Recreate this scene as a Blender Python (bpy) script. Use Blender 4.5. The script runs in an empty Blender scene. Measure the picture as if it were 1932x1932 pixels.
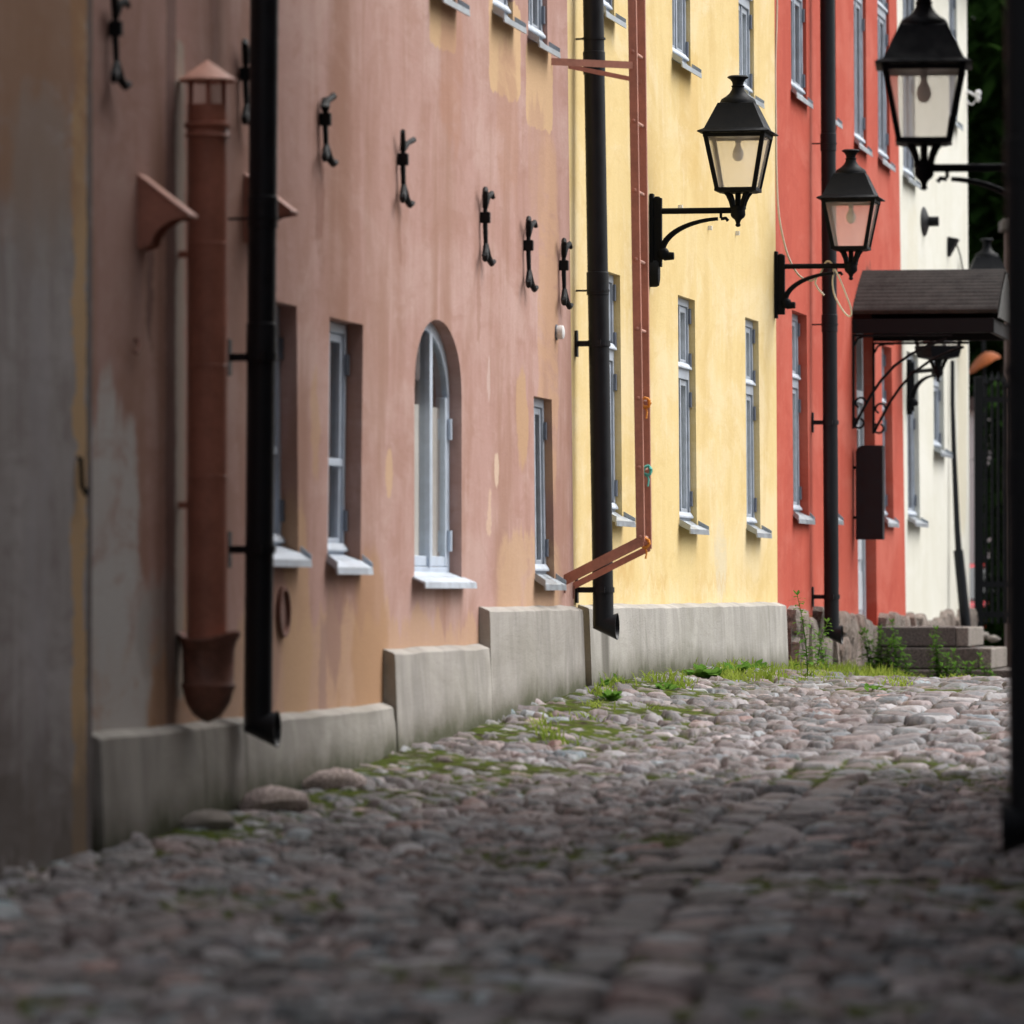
import bpy, bmesh, math, random
import numpy as np
from mathutils import Vector, Matrix
random.seed(7); rng = np.random.default_rng(11)
S = bpy.context.scene
COL = S.collection
R = math.radians
# ---------------------------------------------------------------- camera model
W = 1932.0; F = 135.0/24.0*W; CAMZ = 1.45
PITCH = math.atan((1120-966)/F)
def ray(px, py):
    dx = (px-966)/F; dy = (966-py)/F
    c, s = math.cos(PITCH), math.sin(PITCH)
    return Vector((dx, c-dy*s, s+dy*c))
def P(px, py, D):
    r = ray(px, py); k = D/r.y
    return Vector((r.x*k, D, CAMZ+r.z*k))
cam = bpy.data.cameras.new('camera'); co = bpy.data.objects.new('camera', cam); COL.objects.link(co)
co.location = (0, 0, CAMZ); co.rotation_euler = (R(90)+PITCH, 0, 0)
cam.sensor_fit = 'HORIZONTAL'; cam.sensor_width = 24; cam.sensor_height = 24; cam.lens = 135
cam.clip_start = .5; cam.clip_end = 3000
cam.dof.use_dof = True; cam.dof.focus_distance = 40.5; cam.dof.aperture_fstop = 2.0
S.camera = co
S.render.engine = 'CYCLES'; S.cycles.use_denoising = True
S.cycles.max_bounces = 8; S.cycles.diffuse_bounces = 4; S.cycles.transparent_max_bounces = 16
S.view_settings.view_transform = 'Standard'; S.view_settings.look = 'None'; S.view_settings.gamma = 1
S.view_settings.exposure = 0.75
# ---------------------------------------------------------------- light
w = bpy.data.worlds.new('World'); S.world = w; w.use_nodes = True
nt = w.node_tree; nt.nodes.clear()
sky = nt.nodes.new('ShaderNodeTexSky'); sky.sky_type = 'NISHITA'; sky.sun_disc = False
SUN_EL, SUN_AZ = 56, 62
sky.sun_elevation = R(SUN_EL); sky.sun_rotation = R(SUN_AZ); sky.dust_density = 6; sky.air_density = 1.2; sky.ozone_density = 1
hs = nt.nodes.new('ShaderNodeHueSaturation'); hs.inputs['Saturation'].default_value = .30
bg = nt.nodes.new('ShaderNodeBackground'); bg.inputs['Strength'].default_value = .14
ow = nt.nodes.new('ShaderNodeOutputWorld')
nt.links.new(sky.outputs[0], hs.inputs['Color']); nt.links.new(hs.outputs[0], bg.inputs[0]); nt.links.new(bg.outputs[0], ow.inputs[0])
sl = bpy.data.lights.new('sun', 'SUN'); sl.energy = 1.0; sl.angle = R(75); sl.color = (1, .97, .92)
so = bpy.data.objects.new('sun', sl); COL.objects.link(so)
az = R(SUN_AZ)
sd = Vector((math.sin(az)*math.cos(R(SUN_EL)), math.cos(az)*math.cos(R(SUN_EL)), math.sin(R(SUN_EL))))
so.rotation_euler = sd.to_track_quat('Z', 'Y').to_euler(); so.location = (0, 0, 30)
# ---------------------------------------------------------------- materials
class NT:
    def __init__(s, name):
        s.m = bpy.data.materials.new(name); s.m.use_nodes = True
        s.t = s.m.node_tree; s.t.nodes.clear()
        s.o = s.t.nodes.new('ShaderNodeOutputMaterial')
        s.c = s.t.nodes.new('ShaderNodeTexCoord')
    def n(s, k): return s.t.nodes.new(k)
    def set(s, i, v):
        if isinstance(v, bpy.types.NodeSocket): s.t.links.new(v, i)
        else:
            if i.type == 'RGBA' and len(v) == 3: v = (*v, 1)
            i.default_value = v
    def math(s, op, a, b=None, c=None, clamp=False):
        q = s.n('ShaderNodeMath'); q.operation = op; q.use_clamp = clamp
        for i, v in enumerate((a, b, c)):
            if v is not None: s.set(q.inputs[i], v)
        return q.outputs[0]
    def sep(s, v):
        q = s.n('ShaderNodeSeparateXYZ'); s.set(q.inputs[0], v); return q.outputs
    def comb(s, x, y, z):
        q = s.n('ShaderNodeCombineXYZ')
        for i, v in enumerate((x, y, z)): s.set(q.inputs[i], v)
        return q.outputs[0]
    def map(s, v, sc=(1,1,1), loc=(0,0,0)):
        q = s.n('ShaderNodeMapping'); s.set(q.inputs[0], v); q.inputs['Scale'].default_value = sc; q.inputs['Location'].default_value = loc
        return q.outputs[0]
    def noise(s, v, scale, detail=4, rough=.55, dist=0):
        q = s.n('ShaderNodeTexNoise'); s.set(q.inputs['Vector'], v); q.inputs['Scale'].default_value = scale
        q.inputs['Detail'].default_value = detail; q.inputs['Roughness'].default_value = rough; q.inputs['Distortion'].default_value = dist
        return q.outputs['Fac']
    def rng(s, v, a, b, c=0., d=1.):
        q = s.n('ShaderNodeMapRange'); q.interpolation_type = 'SMOOTHSTEP'
        s.set(q.inputs[0], v); 
        for i, k in enumerate((a, b, c, d)): s.set(q.inputs[i+1], k)
        return q.outputs[0]
    def mix(s, f, a, b, mode='MIX'):
        q = s.n('ShaderNodeMix'); q.data_type = 'RGBA'; q.blend_type = mode
        s.set(q.inputs[0], f); s.set(q.inputs[6], a); s.set(q.inputs[7], b); return q.outputs[2]
    def pbr(s, col, rough=.8, metal=0, bump=None, bs=.3, bd=.01, spec=.5, **k):
        q = s.n('ShaderNodeBsdfPrincipled'); s.set(q.inputs['Base Color'], col); s.set(q.inputs['Roughness'], rough)
        q.inputs['Metallic'].default_value = metal; s.set(q.inputs['Specular IOR Level'], spec)
        for a, b in k.items(): s.set(q.inputs[a.replace('_', ' ')], b)
        if bump is not None:
            u = s.n('ShaderNodeBump'); u.inputs['Strength'].default_value = bs; u.inputs['Distance'].default_value = bd
            s.set(u.inputs['Height'], bump); s.t.links.new(u.outputs[0], q.inputs['Normal'])
        s.t.links.new(q.outputs[0], s.o.inputs[0]); return s.m
def simple(name, col, rough=.5, metal=0, var=.25, scale=9, bump=.15, spec=.5, obj='Object'):
    t = NT(name); v = t.c.outputs[obj]
    a = t.noise(v, scale, 5); b = t.noise(v, scale*7, 3)
    f = t.rng(t.math('ADD', t.math('MULTIPLY', a, .7), t.math('MULTIPLY', b, .3)), .3, .7)
    c = t.mix(f, tuple(x*(1-var) for x in col), tuple(min(1, x*(1+var)) for x in col))
    r = t.rng(a, .3, .7, max(.02, rough-.1), min(1, rough+.12))
    return t.pbr(c, r, metal, b, bump, .004, spec)
def plaster(name, base, dark, light, patches=(), lower=None, streak=.5, rust=None):
    """lime plaster; patches: (x, z, a, b, power, colour, strength) in facade coordinates; lower: (z0, z1, colour)"""
    t = NT(name); v = t.c.outputs['Object']; x, y, z = t.sep(v)
    st = t.noise(t.map(v, (1.5, 1.5, .50)), 1.0, 7, .66, .9)
    bl = t.noise(t.map(v, (.55, .55, 1.3)), 1.0, 6, .62, .6); fine = t.noise(t.map(v, (22, 22, 60)), 1, 5, .7); mid = t.noise(t.map(v, (4, 4, 9)), 1, 6, .68, .5)
    bl2 = t.noise(t.map(v, (1.3, 1.3, 3.6), (7, 2, 5)), 1.0, 6, .66, 1.0)
    st2 = t.math('MULTIPLY', t.noise(t.map(v, (4.2, 4.2, 1.2), (3, 1, 2)), 1.0, 6, .66, .8), t.rng(bl, .3, .6, .75, 1.1))
    c = t.mix(t.math('MULTIPLY', t.rng(st, .40, .66), streak), base, dark)
    c = t.mix(t.math('MULTIPLY', t.rng(st2, .50, .70), streak*.55), c, light)
    c = t.mix(t.math('MULTIPLY', t.rng(bl, .45, .66), .5), c, light)
    c = t.mix(t.math('MULTIPLY', t.rng(bl2, .50, .66), streak*.55), c, dark)
    c = t.mix(t.math('MULTIPLY', t.rng(mid, .54, .70), .30), c, light)
    c = t.mix(t.math('MULTIPLY', t.rng(mid, .36, .24), .30), c, tuple(q*.8 for q in dark))
    if rust is not None:
        c = t.mix(t.math('MULTIPLY', t.rng(t.noise(t.map(v, (1.0, 1.0, .22), (9, 4, 1)), 1, 6, .64, .6), .50, .66), .75), c, rust)
    # distorted coordinates for the edges of worn patches and painted shade strips
    dx = t.math('ADD', x, t.math('MULTIPLY', t.math('SUBTRACT', t.noise(t.map(v, (2.5, 2.5, 3.2)), 1, 6, .65), .5), .42))
    dz = t.math('ADD', z, t.math('MULTIPLY', t.math('SUBTRACT', t.noise(t.map(v, (5, 5, 1.6), (5, 5, 5)), 1, 6, .66), .5), .6))
    ex = t.math('ADD', x, t.math('MULTIPLY', t.math('SUBTRACT', t.noise(t.map(v, (5, 5, 7), (1, 8, 3)), 1, 6, .7), .5), .13))
    ez = t.math('ADD', z, t.math('MULTIPLY', t.math('SUBTRACT', t.noise(t.map(v, (6, 6, 6), (8, 1, 3)), 1, 6, .7), .5), .16))
    if lower:
        for (z0, z1, colr, k) in lower:
            h = t.math('SUBTRACT', dz, t.math('MULTIPLY', t.noise(t.map(v, (1.4, 1.4, .3), (2+z0*9, 7, 1)), 1, 6, .66, .5), z1))
            m = t.rng(h, z0, z0+.06, 1, 0)
            m = t.math('MULTIPLY', m, t.rng(mid, .3, .55, .7, 1))
            c = t.mix(t.math('MULTIPLY', m, k), c, colr)
    for (px, pz, a, b, pw, colr, k, soft) in patches:
        sx, sz = (dx, dz) if soft > .1 else (ex, ez)
        d = t.math('ADD', t.math('POWER', t.math('ABSOLUTE', t.math('DIVIDE', t.math('SUBTRACT', sx, px), a)), pw),
                   t.math('POWER', t.math('ABSOLUTE', t.math('DIVIDE', t.math('SUBTRACT', sz, pz), b)), pw))
        m = t.rng(d, 1-min(.9, soft*1.2+.05), 1+soft*.5, 1, 0)
        if soft > .3: m = t.math('MULTIPLY', m, t.rng(bl2, .34, .52, .35, 1))
        c = t.mix(t.math('MULTIPLY', m, k), c, colr)
    c = t.mix(t.math('MULTIPLY', t.rng(fine, .35, .7), .10), c, tuple(q*.55 for q in dark))
    bump = t.math('ADD', t.math('MULTIPLY', fine, .35), t.math('ADD', t.math('MULTIPLY', mid, .6), t.math('MULTIPLY', bl, 1.5)))
    return t.pbr(c, .92, 0, bump, .35, .012, .2)
def concrete(name, base):
    t = NT(name); v = t.c.outputs['Object']; x, y, z = t.sep(v)
    st = t.noise(t.map(v, (7, 7, 1.0)), 1, 6, .68, .7); bl = t.noise(v, 2.2, 6, .65); fine = t.noise(v, 85, 4, .7)
    c = t.mix(t.rng(st, .32, .70), tuple(q*.82 for q in base), tuple(q*1.16 for q in base))
    c = t.mix(t.math('MULTIPLY', t.rng(bl, .42, .7), .55), c, (base[0]*.66, base[1]*.66, base[2]*.60))
    c = t.mix(t.math('MULTIPLY', t.rng(t.noise(t.map(v, (11, 11, .8), (4, 4, 4)), 1, 4, .6, .6), .58, .76), .45), c, tuple(q*.45 for q in base))
    c = t.mix(t.math('MULTIPLY', t.rng(fine, .5, .75), .25), c, tuple(q*.5 for q in base))
    return t.pbr(c, .93, 0, t.math('ADD', t.math('MULTIPLY', fine, .5), bl), .4, .01, .2)
M = {}
M['black'] = simple('black_metal', (.007, .009, .013), .45, 0, .2, 14, .10, .3)
M['iron'] = simple('black_iron', (.005, .006, .008), .55, .0, .3, 40, .35, .2)
M['lampblack'] = simple('lamp_black', (.003, .004, .006), .6, 0, .2, 20, .1, .12)
M['brownflue'] = simple('brown_flue_paint', (.40, .16, .11), .5, 0, .2, 6, .15, .3)
M['brown'] = simple('brown_metal', (.44, .19, .135), .5, 0, .2, 6, .15)
M['brownlight'] = simple('brown_sheet', (.50, .26, .20), .55, 0, .2, 6, .15)
M['rusty'] = simple('rusty_brown_metal', (.20, .085, .06), .65, 0, .4, 7, .4)
M['frame'] = simple('grey_window_paint', (.40, .45, .52), .5, 0, .15, 12, .1)
M['framepale'] = simple('pale_window_paint', (.52, .60, .71), .5, 0, .1, 12, .1)
M['white'] = simple('white_paint', (.78, .79, .80), .5, 0, .08, 14, .1)
M['hinge'] = simple('hinge_grey', (.13, .15, .19), .5, 0, .2, 20, .1)
M['sillpale'] = simple('pale_sill_sheet', (.50, .56, .64), .45, .1, .15, 10, .15)
M['zinc'] = simple('zinc_sheet', (.36, .40, .44), .38, .5, .18, 10, .2)
M['zincdark'] = simple('zinc_underside', (.20, .19, .18), .6, .2, .2, 10, .2)
M['concrete'] = concrete('plinth_concrete', (.36, .335, .30))
def granite(name, base):
    t = NT(name); v = t.c.outputs['Object']; a = t.noise(v, 70, 3, .8); b = t.noise(v, 150, 2, .8); d = t.noise(v, 3, 5, .6)
    c = t.mix(t.rng(a, .42, .62), tuple(q*.55 for q in base), tuple(q*1.35 for q in base)); c = t.mix(t.math('MULTIPLY', t.rng(b, .55, .7), .5), c, tuple(q*.3 for q in base))
    c = t.mix(t.math('MULTIPLY', t.rng(d, .45, .7), .5), c, (base[0]*.5, base[1]*.52, base[2]*.42))
    return t.pbr(c, .85, 0, a, .3, .006, .25)
M['granite'] = granite('step_granite', (.15, .13, .12))
M['granitepale'] = granite('step_granite_pale', (.27, .24, .215))
M['roof'] = simple('roof_metal', (.08, .05, .045), .6, .2, .2, 2, .2)
M['tin'] = simple('weathered_tin', (.050, .051, .048), .6, .1, .45, 7, .3, .35)
M['door'] = simple('door_paint', (.50, .55, .60), .5, 0, .08, 9, .1)
M['cable'] = simple('cream_cable', (.66, .60, .48), .5, 0, .1, 9, .1)
M['bulb'] = simple('bulb_glass', (.62, .60, .58), .25, 0, .05, 9, .0)
M['bark'] = simple('bark', (.07, .05, .038), .9, 0, .3, 12, .6)
M['orange'] = simple('orange_rope', (.75, .28, .03), .7, 0, .2, 30, .2)
M['teal'] = simple('teal_rope', (.10, .52, .44), .7, 0, .2, 30, .2)
M['orangecloth'] = simple('orange_cloth', (.30, .075, .012), .8, 0, .2, 3, .2)
M['carred'] = simple('red_car_paint', (.55, .012, .02), .18, 0, .05, 3, .0)
M['tyre'] = simple('tyre_rubber', (.02, .02, .02), .8, 0, .2, 20, .2)
M['chrome'] = simple('rim_metal', (.6, .6, .62), .25, .8, .1, 9, .0)
M['light'] = simple('car_light', (.6, .2, .16), .15, 0, .1, 9, .0)
M['reflection_sheet'] = simple('pale_reflection_sheet', (.86, .82, .80), .9, 0, .1, 5, .1)  # pale sheet that stands in for reflections in the panes
M['soil'] = simple('dark_soil', (.06, .05, .04), .95, 0, .4, 3, .5)
def rubblemat():
    t = NT('split_granite'); v = t.c.outputs['Object']; vo = t.n('ShaderNodeTexVoronoi'); t.set(vo.inputs['Vector'], t.map(v, (1.6, 1.6, .9))); vo.inputs['Scale'].default_value = 1.2
    a = t.noise(t.map(v, (6, 6, 3)), 1, 6, .7, 1.2); b = t.noise(v, 55, 4, .75); d = t.noise(v, 9, 6, .7, .6)
    c = t.mix(t.rng(vo.outputs['Color'], .2, .8), (.30, .225, .19), (.235, .215, .195)); c = t.mix(t.rng(a, .42, .62), c, (.40, .34, .30)); c = t.mix(t.math('MULTIPLY', t.rng(d, .52, .66), .8), c, (.075, .062, .052))
    c = t.mix(t.math('MULTIPLY', t.rng(b, .5, .7), .45), c, (.12, .10, .09))
    return t.pbr(c, .9, 0, t.math('ADD', t.math('MULTIPLY', d, 2.2), b), .8, .05, .2)
M['rubble'] = rubblemat()
M['boulder'] = concrete('boulder_stone', (.30, .27, .25))
def leafmat(name, a, b, tr=.35):
    t = NT(name); v = t.c.outputs['Object']
    f = t.rng(t.noise(v, 2.3, 3), .3, .7); c = t.mix(f, a, b)
    d = t.n('ShaderNodeBsdfDiffuse'); t.set(d.inputs[0], c)
    l = t.n('ShaderNodeBsdfTranslucent'); t.set(l.inputs[0], c)
    m = t.n('ShaderNodeMixShader'); m.inputs[0].default_value = tr
    t.t.links.new(d.outputs[0], m.inputs[1]); t.t.links.new(l.outputs[0], m.inputs[2]); t.t.links.new(m.outputs[0], t.o.inputs[0])
    return t.m
M['leaf'] = leafmat('tree_leaf', (.010, .024, .006), (.022, .050, .010), .15)
M['weed'] = leafmat('weed_leaf', (.08, .19, .03), (.17, .32, .06), .4)
M['grass'] = leafmat('grass_blade', (.15, .23, .03), (.34, .42, .08), .4)
def glassmat(name, tint, refl, diff=0., dcol=(.8, .8, .8)):
    t = NT(name)
    tr = t.n('ShaderNodeBsdfTransparent'); tr.inputs[0].default_value = (*tint, 1)
    gl = t.n('ShaderNodeBsdfGlossy'); gl.inputs['Roughness'].default_value = .03
    ge = t.n('ShaderNodeNewGeometry'); dt = t.n('ShaderNodeVectorMath'); dt.operation = 'DOT_PRODUCT'
    t.set(dt.inputs[0], ge.outputs['Incoming']); t.set(dt.inputs[1], ge.outputs['Normal'])
    k = t.math('MULTIPLY_ADD', t.math('POWER', t.math('SUBTRACT', 1.0, t.math('ABSOLUTE', dt.outputs['Value']), clamp=True), 5.0), .96, .04)
    k = t.math('MULTIPLY', k, refl, clamp=True)
    base = tr
    if diff:
        df = t.n('ShaderNodeBsdfDiffuse'); df.inputs[0].default_value = (*dcol, 1)
        tl = t.n('ShaderNodeBsdfTranslucent'); tl.inputs[0].default_value = (*dcol, 1)
        m1 = t.n('ShaderNodeMixShader'); m1.inputs[0].default_value = .7
        t.t.links.new(df.outputs[0], m1.inputs[1]); t.t.links.new(tl.outputs[0], m1.inputs[2])
        m0 = t.n('ShaderNodeMixShader')
        f = t.rng(t.noise(t.c.outputs['Object'], 2.5, 2), .3, .7, diff*.9, diff*1.1); t.set(m0.inputs[0], f)
        t.t.links.new(tr.outputs[0], m0.inputs[1]); t.t.links.new(m1.outputs[0], m0.inputs[2]); base = m0
    m = t.n('ShaderNodeMixShader'); t.set(m.inputs[0], k)
    t.t.links.new(base.outputs[0], m.inputs[1]); t.t.links.new(gl.outputs[0], m.inputs[2]); t.t.links.new(m.outputs[0], t.o.inputs[0])
    return t.m
M['pane'] = glassmat('window_glass', (.92, .94, .92), 1.15)
M['lampglass'] = glassmat('lamp_glass', (.98, .97, .95), .5, .30, (.97, .92, .87))
M['carglass'] = simple('car_glass', (.02, .025, .03), .06, 0, .1, 3, .0)
# ---------------------------------------------------------------- mesh builder
class MB:
    def __init__(s): s.v = []; s.f = []
    def add(s, vs, fs):
        o = len(s.v); s.v += [tuple(q) for q in vs]; s.f += [tuple(i+o for i in f) for f in fs]; return s
    def box(s, x0, x1, y0, y1, z0, z1): return s.hexa([(x0,y0,z0),(x1,y0,z0),(x1,y1,z0),(x0,y1,z0),(x0,y0,z1),(x1,y0,z1),(x1,y1,z1),(x0,y1,z1)])
    def hexa(s, p): return s.add(p, [(3,2,1,0),(4,5,6,7),(0,1,5,4),(1,2,6,5),(2,3,7,6),(3,0,4,7)])
    def prism(s, poly, vec):
        n = len(poly); a = [Vector(p) for p in poly]; b = [p+Vector(vec) for p in a]
        return s.add(a+b, [tuple(range(n-1, -1, -1)), tuple(range(n, 2*n))]+[(i, (i+1)%n, (i+1)%n+n, i+n) for i in range(n)])
    def rings(s, rs, cap0=True, cap1=True):
        n = len(rs[0]); vs = [q for r in rs for q in r]; fs = []
        for k in range(len(rs)-1):
            for i in range(n): fs.append((k*n+i, k*n+(i+1)%n, (k+1)*n+(i+1)%n, (k+1)*n+i))
        if cap0: fs.append(tuple(range(n-1, -1, -1)))
        if cap1: fs.append(tuple(range((len(rs)-1)*n, len(rs)*n)))
        return s.add(vs, fs)
    def lathe(s, prof, c=(0,0,0), n=20, cap=True):
        return s.rings([[(c[0]+r*math.cos(2*math.pi*i/n), c[1]+r*math.sin(2*math.pi*i/n), c[2]+z) for i in range(n)] for r, z in prof], cap, cap)
    def frus(s, prof, c=(0,0,0)):          # square lathe
        return s.rings([[(c[0]+r*a, c[1]+r*b, c[2]+z) for a, b in ((-1,-1),(1,-1),(1,1),(-1,1))] for r, z in prof])
    def tube(s, pts, r, n=8, flat=None):
        pts = [Vector(p) for p in pts]; rs = []; ref = None
        for i, p in enumerate(pts):
            d = (pts[min(i+1, len(pts)-1)]-pts[max(i-1, 0)]).normalized()
            if ref is None: ref = Vector((0,0,1)) if abs(d.z) < .9 else Vector((1,0,0))
            a = (ref-d*ref.dot(d)).normalized(); b = d.cross(a); ref = a
            rr = r[i] if isinstance(r, (list, tuple)) else r
            rs.append([p+(a*math.cos(2*math.pi*k/n)+b*math.sin(2*math.pi*k/n)*(flat or 1))*rr for k in range(n)])
        return s.rings(rs)
    def build(s, name, mat, parent=None, smooth=False, bevel=0, M4=None):
        me = bpy.data.meshes.new(name); me.from_pydata(s.v, [], s.f); me.update()
        bm = bmesh.new(); bm.from_mesh(me); bmesh.ops.recalc_face_normals(bm, faces=bm.faces); bm.to_mesh(me); bm.free()
        me.materials.append(mat if not isinstance(mat, str) else M[mat])
        o = bpy.data.objects.new(name, me); COL.objects.link(o)
        if parent: o.parent = parent
        if M4 is not None: o.matrix_world = M4
        if smooth:
            for p in me.polygons: p.use_smooth = True
            me.set_sharp_from_angle(angle=R(38))
        if bevel:
            b = o.modifiers.new('bevel', 'BEVEL'); b.width = bevel; b.segments = 2; b.limit_method = 'ANGLE'
        return o
def tag(o, label=None, cat=None, group=None, kind=None):
    for k, v in (('label', label), ('category', cat), ('group', group), ('kind', kind)):
        if v: o[k] = v
    return o
def empty(name, mat4, label, cat, group=None):
    o = bpy.data.objects.new(name, None); COL.objects.link(o); o.matrix_world = mat4; o.empty_display_size = .2
    return tag(o, label, cat, group)
def children_of(o): return [c for c in bpy.data.objects if c.parent is o]
def dup(o, parent=None):
    c = o.copy(); COL.objects.link(c)
    if parent: c.parent = parent
    for ch in children_of(o):
        if ch is not c: dup(ch, c)
    return c
# ---------------------------------------------------------------- ground shape
GY = [-60, -10, 0, 10, 15, 20, 24.5, 28.4, 31, 33.4, 36, 38.5, 41, 44, 48, 52, 60, 80, 120, 900]
GZ = [-1.5, -1.48, -1.45, -1.28, -1.17, -1.15, -1.08, -.94, -.84, -.74, -.63, -.565, -.54, -.565, -.65, -.76, -.94, -1.1, -1.2, -1.2]
def left_x(Y): return -1.798+(Y-24.4)*.1755
_sm = np.interp(np.arange(-60, 900, .25), GY, GZ); _k = np.ones(13)/13
_sm = np.convolve(np.pad(_sm, 6, mode='edge'), _k, 'valid')
def gz(X, Y):
    X = np.asarray(X, float); Y = np.asarray(Y, float)
    base = np.interp(Y, np.arange(-60, 900, .25), _sm)
    d = np.clip((X-left_x(Y)-.05)/1.1, 0, 1); d = d*d*(3-2*d)
    return base - .085*d*np.clip((Y-20)/18, 0, 1) + CAMZ
def g1(X, Y): return float(gz(X, Y))
def ground_hit(px, py):
    r = ray(px, py)
    for Y in np.arange(11, 90, .03):
        k = Y/r.y
        if CAMZ+r.z*k <= g1(r.x*k, Y): return Vector((r.x*k, Y, g1(r.x*k, Y)))
    return P(px, py, 60)
# ---------------------------------------------------------------- facades
class Facade:
    def __init__(s, p0, p1):
        s.p0 = Vector((p0[0], p0[1], 0)); p1 = Vector((p1[0], p1[1], 0)); s.L = (p1-s.p0).length
        s.u = (p1-s.p0)/s.L; s.nrm = Vector((s.u.y, -s.u.x, 0))
        s.base = g1(s.p0.x, s.p0.y); s.p0.z = s.base
        s.M4 = Matrix(((s.u.x, -s.nrm.x, 0, s.p0.x), (s.u.y, -s.nrm.y, 0, s.p0.y), (0, 0, 1, s.base), (0, 0, 0, 1)))
        s.inv = s.M4.inverted()
    @staticmethod
    def px(x0, D0, x1, D1):
        return Facade(((x0-966)/F*D0, D0), ((x1-966)/F*D1, D1))
    def world(s, px, py, off=0):
        r = ray(px, py); o = Vector((0, 0, CAMZ)); q = s.p0+s.nrm*off
        k = (q-o).dot(s.nrm)/r.dot(s.nrm); return o+r*k
    def hit(s, px, py, off=0): return s.inv@s.world(px, py, off)
    def at(s, v):               # local frame placed at a world point
        m = s.M4.copy(); m.translation = v; return m
def lerp(a, b, t): return a+(b-a)*t
BUILD = []
def building(name, label, fac, edges, mat, openings, depth=6.0, top=6.3, roof_mat='roof'):
    """edges: ((px at y=0, px at y=1140) left, right). openings: lists of local polygons (x,z)"""
    root = empty(name, fac.M4, label, 'building')
    def ex(pair, z):
        a = fac.hit(pair[0], 0); b = fac.hit(pair[1], 1140); return lerp(b.x, a.x, (z-b.z)/(a.z-b.z))
    zb, zt = -1.0, top; T = .34
    xl = lambda z: ex(edges[0], z); xr = lambda z: ex(edges[1], z)
    mb = MB(); mb.hexa([(xl(zb),0,zb),(xr(zb),0,zb),(xr(zb),T,zb),(xl(zb),T,zb),(xl(zt),0,zt),(xr(zt),0,zt),(xr(zt),T,zt),(xl(zt),T,zt)])
    wall = mb.build('wall', mat, root)
    if openings:
        cb = MB()
        for poly in openings: cb.prism([(x, -.3, z) for x, z in poly], (0, T+.6, 0))
        cut = cb.build('cutter', mat, root)
        bo = wall.modifiers.new('b', 'BOOLEAN'); bo.object = cut; bo.operation = 'DIFFERENCE'; bo.solver = 'EXACT'
        bpy.context.view_layer.update()
        dg = bpy.context.evaluated_depsgraph_get()
        me = bpy.data.meshes.new_from_object(wall.evaluated_get(dg)); wall.modifiers.clear(); wall.data = me
        bpy.data.objects.remove(cut)
    # other walls closing the house, 20 mm apart from the facade slab ends
    x0, x1 = min(xl(zb), xl(zt))+.02, max(xr(zb), xr(zt))-.02
    ob = MB(); ob.box(x0, x0+.25, T+.002, depth, zb, zt); ob.box(x1-.25, x1, T+.002, depth, zb, zt); ob.box(x0+.252, x1-.252, depth-.25, depth, zb, zt)
    ob.box(x0+.26, x1-.26, T+.01, depth-.26, .25, .3); ob.build('house_walls', mat, root)
    rb = MB(); h = 2.2
    rb.prism([(x0-.05, -.30, zt), (x0-.05, depth+.3, zt), (x0-.05, depth/2, zt+h)], (x1-x0+.1, 0, 0)); rb.build('roof', roof_mat, root)
    return root
def bar(mb, a, b, wd, y0, y1, side):   # a,b (x,z); width towards +x if side
    pass
def quadlerp(c, s, t):
    (x0,z0),(x1,z1),(x2,z2),(x3,z3) = c   # BL BR TR TL
    xb, zb_ = lerp(x0,x1,s), lerp(z0,z1,s); xt, zt_ = lerp(x3,x2,s), lerp(z3,z2,s)
    return lerp(xb,xt,t), lerp(zb_,zt_,t)
def opening(fac, xlt, xlb, xrt, xrb, yt, yb):
    tl = fac.hit(xlt, yt); bl = fac.hit(xlb, yb)
    def xr_at(px, z):
        lo = 1; a = fac.hit(px, 500); b = fac.hit(px, 1000)
        return lerp(a.x, b.x, 0) if True else 0
    tr = fac.hit(xrt, yt); br = fac.hit(xrb, yb)
    return [(bl.x, bl.z), (br.x, bl.z), (tr.x, tl.z), (tl.x, tl.z)]
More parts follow.
